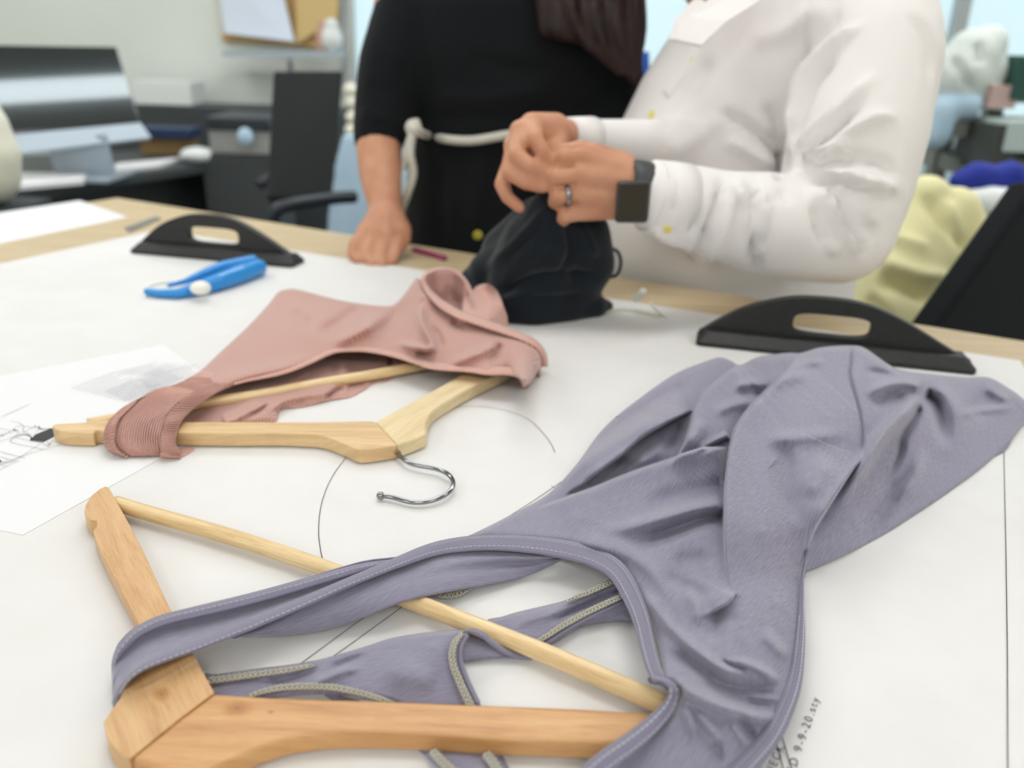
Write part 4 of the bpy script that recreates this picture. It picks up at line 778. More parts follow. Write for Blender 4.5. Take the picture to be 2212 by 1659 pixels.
# man in the white shirt: side on, facing left
man = thing('person', 'person in a white button-up shirt and black smartwatch, pinching black fabric', 'person', (float(W(1560, 600, 1.28)[0]), 1.28, 0))
def wr(u, v, y, px): q = W(u, v, y); return (q, R(px, q))
MY = 1.335; hipL = W(1565, 700, MY-.09); hipR = W(1565, 700, MY+.09); neckM = W(1620, -70, MY-.02); headM = np.array(W(1490, -260, MY-.03))
def ring(u, v, y, hwpx, ry, an=0.): q = W(u, v, y); return (np.array(q), R(hwpx, q), ry, an)
skin = [('loft', [ring(1570, 720, MY, 175, .12), ring(1565, 560, MY, 205, .125), ring(1600, 350, MY, 200, .12), ring(1680, 130, MY, 190, .12), ring(1700, 20, MY, 150, .14), ring(1680, -40, MY, 80, .10)]), ('cap', neckM-Vector((0, 0, .05)), .062, Vector(headM)-Vector((0, 0, .05)), .055)]
skin += head(headM, PI+.35)
ls = wr(1890, 75, 1.13, 60); le = wr(1812, 505, 1.07, 70); lw = wr(1385, 404, .972, 50)
skin += [('cap', W(1760, 60, MY-.05), .07, ls[0], .05), ('chain', [(ls[0], .048), (W(1845, 300, 1.10), .044), (le[0], .040), (W(1600, 455, 1.02), .036), (lw[0], .027)])]
# near (left) hand: palm, four curled fingers and thumb
def f_(pts): return ('chain', [(W(u, v, y), r) for u, v, y, r in pts])
wrL = W(1375, 402, .970)
skin += [('cap', wrL, .025, W(1345, 400, .966), .025), ('cap', W(1345, 375, .966), .020, W(1262, 340, .958), .0135), ('cap', W(1345, 395, .962), .022, W(1250, 378, .950), .014), ('cap', W(1345, 420, .962), .021, W(1252, 418, .950), .014), ('cap', W(1345, 440, .966), .018, W(1258, 455, .956), .0125), ('cap', W(1345, 360, .975), .017, W(1285, 332, .975), .012),
    f_([(1262, 340, .958, .0108), (1220, 338, .952, .0092), (1200, 354, .962, .0082), (1186, 378, .975, .0075)]), f_([(1250, 379, .950, .0112), (1204, 381, .945, .0095), (1192, 394, .960, .0085), (1204, 402, .976, .0075)]),
    f_([(1252, 420, .950, .0110), (1207, 424, .945, .0094), (1198, 436, .960, .0084), (1214, 440, .976, .0075)]), f_([(1258, 457, .956, .0102), (1222, 466, .952, .0088), (1213, 476, .964, .0078), (1230, 476, .978, .007)]),
    f_([(1300, 340, .980, .0125), (1256, 322, .985, .0108), (1220, 328, .985, .0096), (1192, 346, .980, .0084)])]
# far (right) hand
wrR = W(1228, 290, 1.05)
skin += [f_([(1420, 302, 1.2, .020), (1320, 299, 1.12, .0175), (1228, 292, 1.05, .016)]), ('cap', wrR, .0165, W(1180, 288, 1.02), .019), f_([(1200, 275, 1.03, .017), (1148, 268, .998, .0135)]), f_([(1200, 285, 1.03, .020), (1125, 285, .988, .014)]), f_([(1195, 300, 1.03, .020), (1113, 315, .984, .014)]), f_([(1190, 315, 1.03, .018), (1108, 345, .984, .0125)]),
    f_([(1150, 268, .996, .0112), (1156, 300, .966, .0096), (1170, 326, .958, .0086), (1182, 344, .960, .0075)]), f_([(1124, 288, .986, .0112), (1116, 334, .958, .0096), (1142, 356, .950, .0086), (1176, 371, .956, .0076)]),
    f_([(1110, 320, .984, .0110), (1102, 372, .962, .0095), (1134, 394, .952, .0084), (1172, 404, .956, .0075)]), f_([(1104, 352, .984, .0104), (1084, 398, .974, .0088), (1096, 426, .968, .0078), (1122, 448, .966, .007)]), f_([(1205, 300, 1.02, .013), (1200, 325, 1.0, .0105), (1188, 344, .984, .0085)])]
# legs down to the floor
for y in (MY-.09, MY+.09):
    h = W(1565, 700, y); skin += [('chain', [(Vector((h[0], y, T-.08)), .085), (Vector((h[0]+.01, y, .50)), .060), (Vector((h[0]+.03, y, .10)), .042)]), ('cap', Vector((h[0]+.03, y, .06)), .035, Vector((h[0]-.10, y, .045)), .028)]
blob('body', skin, .0030, SKIN, man, 2, [([(1250, 398), (1215, 402), (1195, 408)], -.003, 3.5), ([(1252, 438), (1215, 446), (1198, 452)], -.003, 3.5), ([(1250, 360), (1215, 360), (1192, 372)], -.003, 3.5)])
features(headM, PI+.35, man, HAIR); z_ = np.array([0, 0, 1.])
blob('hair', [('ell', headM+z_*.04+np.array([.02, 0, 0]), (.088, .086, .085)), ('ell', headM+np.array([.045, 0, -.01]), (.055, .07, .06))], .006, HAIR, man, 5)
SF = [(p_, a_*2.0, w_*.9) for p_, a_, w_ in [([(1687, 395), (1690, 350), (1692, 320)], -.016, 10), ([(1690, 345), (1650, 300), (1600, 262), (1545, 235)], -.008, 9), ([(1680, 372), (1620, 330), (1560, 300)], .006, 12), ([(1690, 330), (1672, 270), (1650, 215)], -.006, 9), ([(1690, 318), (1712, 240), (1745, 165), (1800, 100), (1880, 40)], .009, 10), ([(1712, 330), (1728, 250), (1760, 180), (1815, 115)], -.008, 8),
    ([(1710, 335), (1770, 270), (1830, 220), (1900, 150)], .006, 12), ([(1720, 345), (1790, 290), (1860, 225)], -.008, 10), ([(1715, 350), (1790, 320), (1870, 262), (1950, 250)], .007, 10), ([(1730, 365), (1800, 345), (1880, 345), (1945, 380)], -.008, 10), ([(1725, 352), (1800, 325), (1870, 310)], .006, 9), ([(1740, 375), (1830, 380), (1900, 400), (1960, 415)], .008, 9),
    ([(1745, 390), (1830, 400), (1940, 440)], -.008, 9), ([(1745, 395), (1780, 440), (1830, 500), (1858, 570)], .009, 10), ([(1760, 400), (1800, 440), (1850, 520), (1862, 560)], -.009, 9), ([(1775, 400), (1830, 440), (1900, 500)], .006, 9), ([(1755, 440), (1770, 500), (1795, 545)], -.006, 9), ([(1780, 520), (1800, 540), (1812, 545)], .006, 8), ([(1800, 415), (1860, 470), (1900, 520)], -.006, 9),
    ([(1500, 400), (1505, 450), (1500, 520)], -.006, 9), ([(1560, 380), (1552, 440), (1520, 520), (1500, 560)], -.010, 9), ([(1575, 385), (1572, 450), (1545, 540), (1525, 580)], .008, 10), ([(1628, 385), (1632, 450), (1628, 560), (1640, 600)], -.009, 8), ([(1640, 388), (1650, 470), (1642, 580)], .006, 9), ([(1600, 385), (1598, 450)], .005, 9), ([(1690, 400), (1700, 440)], -.005, 9), ([(1450, 380), (1452, 460)], .004, 9),
    ([(1400, 480), (1450, 520), (1520, 560)], .005, 9), ([(1820, 20), (1760, 100), (1720, 180)], -.004, 12), ([(1960, 20), (2000, 90), (2014, 180)], -.003, 10), ([(1980, 10), (2018, 80), (2032, 160)], .001, 9), ([(1560, 250), (1500, 300), (1440, 330)], .004, 16), ([(1620, 100), (1700, 60), (1800, 0)], .004, 22), ([(1540, 120), (1480, 220), (1420, 300)], -.003, 18)]]
shirt = blob('shirt', [('loft', [ring(1562, 735, MY, 235, .165), ring(1560, 660, MY, 262, .17), ring(1560, 600, MY, 275, .175), ring(1558, 530, MY, 285, .175), ring(1562, 450, MY, 290, .172), ring(1588, 350, MY, 276, .168), ring(1610, 270, MY, 266, .165), ring(1655, 180, MY, 268, .165), ring(1708, 90, MY, 262, .17), ring(1725, 20, MY, 232, .175), ring(1700, -45, MY, 165, .16), ring(1660, -80, MY, 90, .09)]),
    ('chain', [wr(1880, 60, 1.16, 140), wr(1893, 110, 1.13, 138), wr(1850, 290, 1.09, 146), wr(1822, 420, 1.07, 138), wr(1812, 492, 1.06, 122), wr(1740, 494, 1.05, 116), wr(1640, 482, 1.02, 110), wr(1550, 462, 1.0, 94), wr(1475, 440, .985, 86), wr(1420, 424, .975, 78)]),
    ('chain', [wr(1550, 330, 1.26, 80), wr(1400, 308, 1.17, 50), wr(1300, 298, 1.10, 42), wr(1236, 294, 1.06, 38)])], .0075, SHIRT, man, 5, SF, .5)
# cuffs
def cuff(name, c0, c1, r0, r1, m_, par_):
    d = (c1-c0).normalized(); u = d.cross(Vector((0, 0, 1))).normalized(); w_ = u.cross(d); V = []; k = 28
    for c, r in ((c0, r0), (c0+(c1-c0)*.5, (r0+r1)/2*1.01), (c1, r1), (c1, r1-.003), (c0, r0-.003)):
        for j in range(k): a = 2*PI*j/k; V.append(c+(u*math.cos(a)+w_*math.sin(a)*1.0)*r*(1+.02*math.sin(3*a)))
    F = [(i*k+j, i*k+(j+1) % k, ((i+1) % 5)*k+(j+1) % k, ((i+1) % 5)*k+j) for i in range(5) for j in range(k)]
    return newmesh(name, V, F, m_, par_)
c0 = wr(1470, 436, .984, 84); c1 = wr(1403, 422, .972, 78); cuff('cuff', c0[0], c1[0], c0[1], c1[1], SHIRT, shirt)
c0 = wr(1275, 296, 1.085, 44); c1 = wr(1222, 293, 1.05, 39); cuff('cuff', c0[0], c1[0], c0[1], c1[1], SHIRT, shirt)
# collar leaves and placket
def leaf(pts, th=.004): q = [np.array(W(*p)) for p in pts]; return solid(newmesh('collar', q, [tuple(range(len(q)))], SHIRT, shirt, False), th, 0)
leaf([(1462, 88, 1.12), (1515, 100, 1.10), (1570, 48, 1.11), (1640, 5, 1.13), (1650, -40, 1.17), (1560, -30, 1.16), (1490, 40, 1.13)]); leaf([(1448, 88, 1.16), (1456, 50, 1.19), (1500, 0, 1.22), (1520, 0, 1.2), (1520, 60, 1.13), (1490, 84, 1.12)])
def on_surface(obj, u, v):
    d = Vector(rays(np.array([u]), np.array([v]))[0]).normalized(); ok, loc, nrm, _ = obj.ray_cast(Vector(CAM), d); return (loc, nrm) if ok else (W(u, v, 1.1), -d)
def button(u, v, m_, r, host):
    loc, nrm = on_surface(host, u, v); V = []; k = 16; a0 = nrm.orthogonal().normalized(); b0 = nrm.cross(a0)
    for h, s_ in ((-.002, 1), (.0015, 1), (.0022, .8)):
        for j in range(k): a = 2*PI*j/k; V.append(loc+nrm*h+(a0*math.cos(a)+b0*math.sin(a))*r*s_)
    newmesh('button', V, [tuple(range(k))[::-1], tuple(2*k+j for j in range(k))]+[(i*k+j, i*k+(j+1) % k, (i+1)*k+(j+1) % k, (i+1)*k+j) for i in (0, 1) for j in range(k)], m_, host, False)
for u, v in ((1490, 128), (1408, 248), (1441, 494)): button(u, v, BTN, .0058, shirt)
ptsb = [on_surface(shirt, u, v) for u, v in ((1512, 70), (1498, 110), (1470, 165), (1440, 205))]
tube('placket', [a+b*.0 for a, b in ptsb], .010, SHIRT, shirt, n=24, squash=.3)
# watch and ring
wc = wr(1372, 403, .970, 46); axw = (W(1403, 408, .974)-W(1345, 398, .966)).normalized()
cuff('watch_band', wc[0]-axw*.013, wc[0]+axw*.014, wc[1]*1.22, wc[1]*1.28, WATCH, man)
q = W(1366, 436, .938); wf = box('watch_case', (q[0], q[1]-.001, q[2]), (.038, .012, .046), WATCH, man, .15, .005); q2 = W(1366, 436, .9315); box('watch_screen', (q2[0], q2[1], q2[2]), (.034, .003, .041), WFACE, wf, .15, .0012)
cuff('finger_ring', W(1229, 421.5, .9478), W(1219, 422.5, .9468), .0128, .0124, CHROME, man)
for y in (MY-.09, MY+.09):
    h = W(1565, 700, y)
tr = blob('trousers', [('loft', [(np.array([W(1565, 700, MY)[0], MY, z]), rx, ry, 0) for z, rx, ry in ((T-.25, .135, .16), (T-.12, .150, .165), (T-.02, .145, .160))])]+[('chain', [(Vector((W(1565, 700, MY)[0], y, T-.2)), .095), (Vector((W(1565, 700, MY)[0]+.01, y, .48)), .080), (Vector((W(1565, 700, MY)[0]+.03, y, .12)), .065)]) for y in (MY-.09, MY+.09)], .012, TROU, man, 5)
for y in (MY-.09, MY+.09): xx = W(1565, 700, MY)[0]; blob('shoe', [('cap', Vector((xx+.05, y, .045)), .044, Vector((xx-.13, y, .036)), .035), ('cap', Vector((xx+.03, y, .09)), .045, Vector((xx+.04, y, .05)), .045)], .006, SHOE, man, 3)

# woman in black: facing the table
WY = 1.51
wom = thing('person', 'person in a black dress with ivory cord belt, one hand resting on the table', 'person', (float(W(1090, 400, WY)[0]), WY, 0))
headW = np.array(W(1180, -330, WY-.03))
sk2 = [('loft', [ring(1085, 640, WY, 165, .10), ring(1080, 420, WY, 160, .09), ring(1110, 200, WY, 190, .10), ring(1110, 20, WY, 190, .10), ring(1110, -60, WY, 120, .08)]), ('cap', W(1130, -90, WY), .052, Vector(headW)-Vector((0, 0, .04)), .045)]+head(headW, -PI/2+.25)
sk2 += [('chain', [(W(880, -40, WY-.02), .048), (W(840, 160, 1.45), .040), (W(818, 305, 1.41), .0375), (W(822, 380, 1.37), .034), (W(832, 445, 1.33), .027), (W(836, 470, 1.31), .026)]),
    ('cap', W(832, 470, 1.31), .026, W(812, 505, 1.285), .020), ('cap', W(840, 470, 1.31), .026, W(862, 500, 1.29), .020), ('cap', W(836, 475, 1.305), .026, W(836, 510, 1.28), .020), ('cap', W(822, 470, 1.31), .022, W(790, 505, 1.285), .016),
    f_([(788, 503, 1.285, .0125), (766, 530, 1.262, .0102), (762, 550, 1.248, .0088), (774, 563, 1.238, .0078)]), f_([(812, 508, 1.280, .0128), (793, 542, 1.252, .0105), (793, 560, 1.238, .009), (803, 570, 1.230, .008)]),
    f_([(838, 510, 1.278, .0128), (826, 545, 1.250, .0105), (822, 562, 1.237, .009), (828, 572, 1.229, .008)]), f_([(862, 504, 1.288, .012), (857, 535, 1.262, .0098), (852, 553, 1.248, .0086), (850, 564, 1.238, .0076)]), f_([(868, 492, 1.30, .0145), (872, 515, 1.285, .012), (862, 535, 1.268, .010)]),
    ('chain', [(W(1300, -40, WY), .045), (W(1312, 150, WY-.02), .038), (W(1315, 250, WY-.04), .036), (W(1240, 330, 1.36), .030), (W(1215, 345, 1.30), .024)]), ('cap', W(1215, 345, 1.30), .024, W(1190, 360, 1.27), .022)]
for i, (a, b) in enumerate(((1175, 352), (1172, 366), (1175, 380), (1180, 392))): sk2.append(f_([(a+12, b-4, 1.275, .011), (a, b, 1.25, .010), (a+8, b+8, 1.235, .009)]))
sk2.append(f_([(1200, 345, 1.29, .013), (1185, 340, 1.26, .011), (1180, 350, 1.24, .009)]))
xw = W(1085, 600, WY)[0]
for s_ in (-.085, .085): sk2 += [('chain', [(Vector((xw+s_, WY, T-.1)), .082), (Vector((xw+s_, WY, .48)), .055), (Vector((xw+s_, WY+.01, .10)), .038)]), ('cap', Vector((xw+s_, WY, .05)), .034, Vector((xw+s_, WY-.13, .035)), .026)]
blob('body', sk2, .0036, SKIN, wom, 2)
features(headW, -PI/2+.25, wom, HAIR)
DF = [([(900, 260), (1000, 250), (1150, 240), (1300, 200)], -.006, 14), ([(930, 200), (1050, 215), (1200, 190)], .005, 16), ([(1000, 120), (1120, 150), (1250, 140)], -.004, 18), ([(860, 120), (880, 200), (870, 280)], -.006, 12), ([(1040, 320), (1030, 420), (1020, 520)], .006, 14), ([(960, 330), (950, 430), (960, 530)], -.006, 14), ([(790, 180), (830, 200), (860, 190)], -.005, 8), ([(775, 240), (820, 255), (860, 250)], .005, 8)]
dress = blob('dress', [('loft', [(np.array([xw, WY, .35]), .20, .17, 0), (np.array([xw, WY, .6]), .185, .16, 0), ring(1080, 660, WY, 225, .145), ring(1072, 540, WY, 200, .14), ring(1070, 440, WY, 196, .13), ring(1085, 330, WY, 198, .12), ring(1100, 285, WY, 206, .12), ring(1120, 210, WY, 238, .13), ring(1112, 110, WY, 252, .135), ring(1105, 10, WY, 245, .13), ring(1105, -50, WY, 215, .11), ring(1110, -85, WY, 130, .08)]),
    ('chain', [wr(905, -50, WY-.01, 70), wr(885, 30, 1.48, 78), wr(850, 140, 1.45, 76), wr(830, 230, 1.43, 66), wr(819, 296, 1.415, 58)]), ('chain', [wr(1300, -50, WY-.01, 76), wr(1310, 60, 1.49, 74), wr(1318, 170, 1.48, 70), wr(1318, 250, 1.46, 62), wr(1270, 318, 1.40, 50), wr(1235, 342, 1.34, 42)])], .0085, BLACKC, wom, 5, DF)
for s_ in (-.085, .085): blob('shoe', [('cap', Vector((xw+s_, WY+.03, .045)), .04, Vector((xw+s_, WY-.15, .034)), .032)], .006, SHOE, wom, 3)
hs = []
for i in range(13):
    a = i/12; u0 = 1185+190*a; hs.append(('chain', [(W(u0-20, -180, 1.40+.03*math.sin(i*2)), .028), (W(u0-4+10*math.sin(i), -40, 1.37+.012*math.sin(i*1.7)), .020), (W(u0+10*math.sin(i*2.1), 60, 1.355+.01*math.cos(i*2)), .016), (W(1270+110*a**.8+8*math.sin(i*3), 90+ (80*a if a > .4 else 30*a) , 1.35), .008)]))
hs += [('chain', [(W(1300, 40, 1.36), .03), (W(1345, 110, 1.36), .024), (W(1372, 172, 1.36), .010)]), ('chain', [(W(1230, 20, 1.36), .03), (W(1290, 90, 1.35), .02), (W(1340, 150, 1.35), .01)]), ('ell', headW+np.array([0, .02, .03]), (.10, .10, .10)), ('chain', [(headW+np.array([.07, .01, 0]), .05), (W(1270, -190, 1.42), .05)]), ('chain', [(headW+np.array([-.07, .02, 0]), .05), (W(1090, -190, 1.50), .04)])]
blob('hair', hs, .0055, HAIR, wom, 2, [([(1200+i*26, -30), (1225+i*22, 60), (1280+i*14, 130)], .006*(1 if i % 2 else -1), 6) for i in range(7)])
cb = [on_surface(dress, u, v) for u, v in ((893, 278), (930, 292), (975, 301), (1020, 303), (1060, 296), (1100, 288), (1160, 284), (1220, 286))]
tube('cord_belt', [a+b*.009 for a, b in cb], .0075, CORD, wom, n=50, squash=.9)
blob('belt_knot', [('ell', W(893, 276, 1.38), (.014, .012, .014)), ('cap', W(893, 270, 1.38), .008, W(900, 262, 1.38), .006)], .003, CORD, wom, 3)
tube('belt_tail', [W(892, 285, 1.375), W(887, 330, 1.37), W(893, 375, 1.37), W(880, 420, 1.37), W(868, 450, 1.38)], .0065, CORD, wom, n=40)
tube('belt_tail', [W(890, 285, 1.375), W(880, 325, 1.375), W(873, 365, 1.38)], .006, CORD, wom, n=30)
button(1032, 508, GOLD, .008, dress)
#==BACKGROUND==
# ---------------------------------------------------------------- the office and the sewing room behind
DARKP = mat('dark_grey_laminate', (58, 62, 64), .5); SCREEN = mat('dark_screen_glass', (26, 34, 33), .10, coat=1.); SILVER = mat('silver_aluminium', (176, 188, 198), .4, metal=.3)
CHAIRM = mat('black_mesh_fabric', (28, 30, 31), .8); CHAIRF = mat('dark_chair_frame', (34, 42, 50), .4); KRAFT = mat('kraft_board', (212, 184, 126), .8); CORK = mat('cork_board', (196, 158, 100), .9)
NAVY = mat('navy_folder', (28, 50, 86), .6); BROWN = mat('brown_wood_box', (140, 112, 70), .6); WHITEC = mat('white_ceramic', (226, 230, 228), .4); LBLUE = mat('light_blue_cloth', (178, 204, 222), .8); CREAM = mat('cream_thread_cone', (232, 230, 212), .8)
YEL = mat('pale_yellow_cloth', (232, 226, 172), .8, sheen=.2); RBLUE = mat('royal_blue_cloth', (22, 44, 150), .7); GREYM = mat('grey_machine', (120, 122, 114), .6); TEAL = mat('dark_green_plastic', (30, 74, 64), .5)
DH = -.15                                               # desk top is 15 cm below the work table
desk = thing('office_desk', 'dark grey office desk under the big monitor at the left', 'desk', (-1.6, 3.0, 0))
dq = [P(-330, 425, DH), P(40, 412, DH), P(470, 352, DH), P(505, 326, DH), P(400, 318, DH), P(-250, 352, DH)]
poly_extrude('desk_top', dq, T+DH-.03, DARKP, desk, .002)
slab('front_panel', [P(-330, 427, DH-.032), P(40, 414, DH-.032), (P(40, 414, DH-.032)[0], P(40, 414, DH-.032)[1], .04), (P(-330, 427, DH-.032)[0], P(-330, 427, DH-.032)[1], .04)], .02, DARKP, desk)
slab('front_panel', [P(44, 413, DH-.032), P(465, 354, DH-.032), (P(465, 354, DH-.032)[0], P(465, 354, DH-.032)[1], .04), (P(44, 413, DH-.032)[0], P(44, 413, DH-.032)[1], .04)], .02, DARKP, desk)
for u, v in ((-300, 390), (470, 342)): q = P(u, v, DH); box('leg', (q[0], q[1]+.05, (T+DH-.03)/2), (.05, .05, T+DH-.032), CHAIRF, desk)
mon = thing('computer_monitor', 'large black computer monitor with silver lower bezel on the office desk', 'monitor', P(150, 360, DH))
TL, TR, BL = W(-75, 96, 2.78), W(252, 101, 3.02), W(-20, 292, 2.68)
_mn = (TR-TL).cross(BL-TL).normalized()
def onscreen(u, v, off=0.): d = Vector(rays(np.array([u]), np.array([v]))[0]); return Vector(CAM)+d*((TL-_mn*off-Vector(CAM)).dot(_mn)/d.dot(_mn))
BR = onscreen(302, 262)
slab('screen', [TL, TR, BR, BL], .02, SCREEN, mon, .003)
cTR, cTL = onscreen(303, 264), onscreen(-20, 294); slab('lower_bezel', [cTL, cTR, onscreen(328, 298), onscreen(6, 336)], .022, SILVER, mon, .003)
mb = (Vector(cTL)+Vector(cTR))/2; slab('stand', [mb+Vector((-.10, .03, -.02)), mb+Vector((.10, .03, -.02)), Vector((mb.x+.10, mb.y+.06, T+DH+.012)), Vector((mb.x-.10, mb.y+.06, T+DH+.012))], .015, SILVER, mon); box('stand_base', (mb.x, mb.y+.06, T+DH+.006), (.24, .2, .010), SILVER, mon)
def tbox(name, c, size, m, label, cat, rot=0., bev=.003, group=None): return tag(box(name, c, size, m, None, rot, bev), label, cat, group)
def at(u, v, h): return P(u, v, h)
q = at(300, 378, DH); tag(poly_extrude('paper_stack', [P(190, 376, DH+.012), P(345, 356, DH+.012), P(392, 340, DH+.012), P(255, 352, DH+.012)], T+DH+.001, PAPER2), 'stack of white papers in front of the silver bezel, nearer the chair', 'paper stack')
tag(poly_extrude('paper_stack', [P(20, 402, DH+.016), P(180, 388, DH+.016), P(186, 374, DH+.016), P(30, 372, DH+.016)], T+DH+.001, PAPER2), 'curled white papers at the far left front of the office desk', 'paper stack')
q = P(360, 335, DH); tbox('wooden_box', (q[0], q[1]+.05, q[2]+.035), (.20, .12, .066), BROWN, 'brown wooden box behind the monitor corner under the navy folder', 'box', .1)
tbox('navy_folder', (q[0], q[1]+.05, q[2]+.087), (.22, .16, .036), NAVY, 'navy blue folder lying on the brown wooden box', 'folder', .05)
q2 = P(330, 262, DH); tbox('white_carton', (W(335, 240, 3.9)[0], 4.1, T+.056), (.26, .2, .10), WHITEC, 'low white carton against the wall right of the monitor', 'carton')
tbox('wall_cabinet', (W(335, 240, 3.9)[0]+.15, 4.12, (T+.0)/2), (1.3, .3, T+.008), DARKP, 'low dark cabinet along the back wall behind the monitor', 'cabinet')
cup = blob('white_bowl', [('ell', P(428, 335, DH+.030), (.070, .06, .031))], .008, WHITEC, None, 2); tag(cup, 'rounded white bowl at the right end of the office desk', 'bowl')
pr = thing('printer', 'dark grey office printer with silver front behind the black chair', 'printer', W(540, 300, 3.4))
w0 = W(535, 262, 3.4); box('lid', (w0[0], 3.42, w0[2]), (.24, .3, .05), CHAIRF, pr, 0, .01); w1_ = W(535, 298, 3.4); box('body', (w1_[0], 3.42, w1_[2]), (.22, .28, .10), mat('printer_silver', (150, 150, 146), .4), pr, 0, .008); w2 = W(535, 350, 3.4); box('lower_cabinet', (w2[0], 3.42, (w1_[2]-.05)/2), (.26, .3, w1_[2]-.052), DARKP, pr)
w3 = W(530, 296, 3.25); blob('paper_tray', [('ell', w3, (.03, .02, .035))], .005, LBLUE, pr, 2)
# office chair with its back to us
ch = thing('office_chair', 'black high-back office chair left of the person in the black dress', 'chair', (W(660, 300, 2.3)[0], 2.3, 0))
slab('backrest', [W(592, 152, 2.30), W(742, 152, 2.36), W(716, 436, 2.22), W(577, 428, 2.16)], .045, CHAIRM, ch, .008)
cx = W(650, 300, 2.2); box('seat', (cx[0]+.02, 2.48, .52), (.46, .46, .09), CHAIRM, ch, .15, .03)
tube('column', [(cx[0]+.02, 2.48, .47), (cx[0]+.02, 2.48, .10)], .03, CHAIRF, ch, n=4)
for k in range(5): a = k*2*PI/5; tube('base_arm', [(cx[0]+.02, 2.48, .12), (cx[0]+.02+.28*math.cos(a), 2.48+.28*math.sin(a), .05)], [.022, .014], CHAIRF, ch, n=4)
for k in range(5): a = k*2*PI/5; blob('castor', [('ell', (cx[0]+.02+.29*math.cos(a), 2.48+.29*math.sin(a), .03), (.03, .022, .028))], .006, CHAIRF, ch, 2)
tube('armrest', [W(588, 480, 2.1), W(600, 452, 2.1), W(640, 440, 2.12), W(720, 428, 2.2), W(765, 425, 2.25)], .017, CHAIRF, ch, n=30); tube('armrest', [W(560, 400, 2.5), W(600, 372, 2.55), W(640, 360, 2.6)], .015, CHAIRF, ch, n=12)
# things on the back wall
bd = thing('pin_board', 'framed cork pin board on the back wall with papers pinned over it', 'board', (W(600, 50, 4.2)[0], 4.2, T+.4))
slab('cork', [W(482, -60, Y1-.03), W(735, -60, Y1-.03), W(728, 106, Y1-.03), W(480, 88, Y1-.03)], .02, CORK, bd); 
tag(slab('pinned_paper', [W(470, -60, Y1-.06), W(600, -60, Y1-.06), W(636, 90, Y1-.09), W(484, 72, Y1-.06)], .004, mat('bluish_paper', (222, 232, 246), .7)), 'pale bluish paper pinned on the left of the cork board', 'paper')
tag(slab('kraft_pattern', [W(638, -60, Y1-.06), W(736, -60, Y1-.06), W(728, 40, Y1-.06), W(640, 96, Y1-.06)], .004, KRAFT), 'kraft coloured card pinned on the right of the cork board', 'card')
shf = thing('wall_shelf', 'narrow pale shelf below the cork board on the back wall', 'shelf', W(600, 116, 4.2)); slab('shelf_board', [W(480, 110, 4.1), W(735, 110, 4.1), W(735, 122, 4.1), W(480, 122, 4.1)], .12, SILVER, shf)
tube('bracket', [W(625, 122, 4.1), W(628, 150, 4.2)], .012, SILVER, shf, n=4)
tag(tube('pink_bottle', [W(694, 109, 4.14), W(692, 60, 4.14), W(690, 44, 4.14)], [.022, .022, .012], mat('pinkish_plastic', (200, 160, 140), .4), None, n=10), 'slim pinkish bottle standing on the wall shelf', 'bottle')
tag(blob('white_figurine', [('ell', W(716, 84, 4.14), (.05, .04, .058)), ('ell', W(716, 56, 4.14), (.035, .03, .035))], .008, WHITEC, None, 2), 'small rounded white ornament on the wall shelf beside the bottle', 'ornament')
ln = thing('hanging_garland', 'string of white bobbins hanging between chair and black dress', 'garland', W(758, 200, 3.4))
tube('string', [W(757, -60, 3.4), W(758, 200, 3.4), W(756, 285, 3.4)], .004, CORD, ln, n=10)
for v in (195, 222, 254, 282): blob('bobbin', [('ell', W(758+(v % 5), v, 3.4), (.030, .022, .028))], .006, CREAM, ln, 2)
tag(blob('hanging_cloth', [('loft', [(np.array(W(758, 420, 3.3)), .075, .03, 0), (np.array(W(755, 350, 3.3)), .055, .025, 0), (np.array(W(757, 290, 3.3)), .030, .02, 0)]), ('loft', [(np.array(W(750, 560, 3.3)), .09, .04, 0), (np.array(W(756, 425, 3.3)), .08, .03, 0)])], .012, LBLUE, None, 3), 'light blue cloth hanging below the bobbin garland', 'cloth')
tag(blob('thread_cone', [('chain', [(W(-22, 380, 1.75), .058), (W(-20, 330, 1.75), .056), (W(-26, 270, 1.75), .040), (W(-32, 235, 1.75), .028)])], .007, CREAM, None, 3), 'large cream thread cone cut off by the left edge of the photo', 'thread cone')
q = W(-22, 400, 1.75); 
stn = thing('cone_stand', 'dark stand carrying the cream thread cone at the left edge', 'stand', (q[0], 1.75, 0)); tube('pole', [(q[0], 1.75, .05), (q[0], 1.75, q[2]-.035)], .02, CHAIRF, stn, n=4); box('foot', (q[0], 1.75, .02), (.3, .3, .04), CHAIRF, stn); box('plate', (q[0], 1.75, q[2]-.045), (.16, .16, .015), CHAIRF, stn)
tag(tube('blue_marker_tube', [W(1388, 186, 2.2), W(1387, 112, 2.2)], .018, mat('blue_tube', (30, 92, 190), .4), None, n=6), 'bright blue tube standing between the two people', 'tube')
q = W(1388, 190, 2.2); tbox('side_table', (q[0], 2.25, q[2]/2), (.5, .4, q[2]-.006), DARKP, 'dark side cabinet behind the two people carrying the blue tube', 'cabinet')
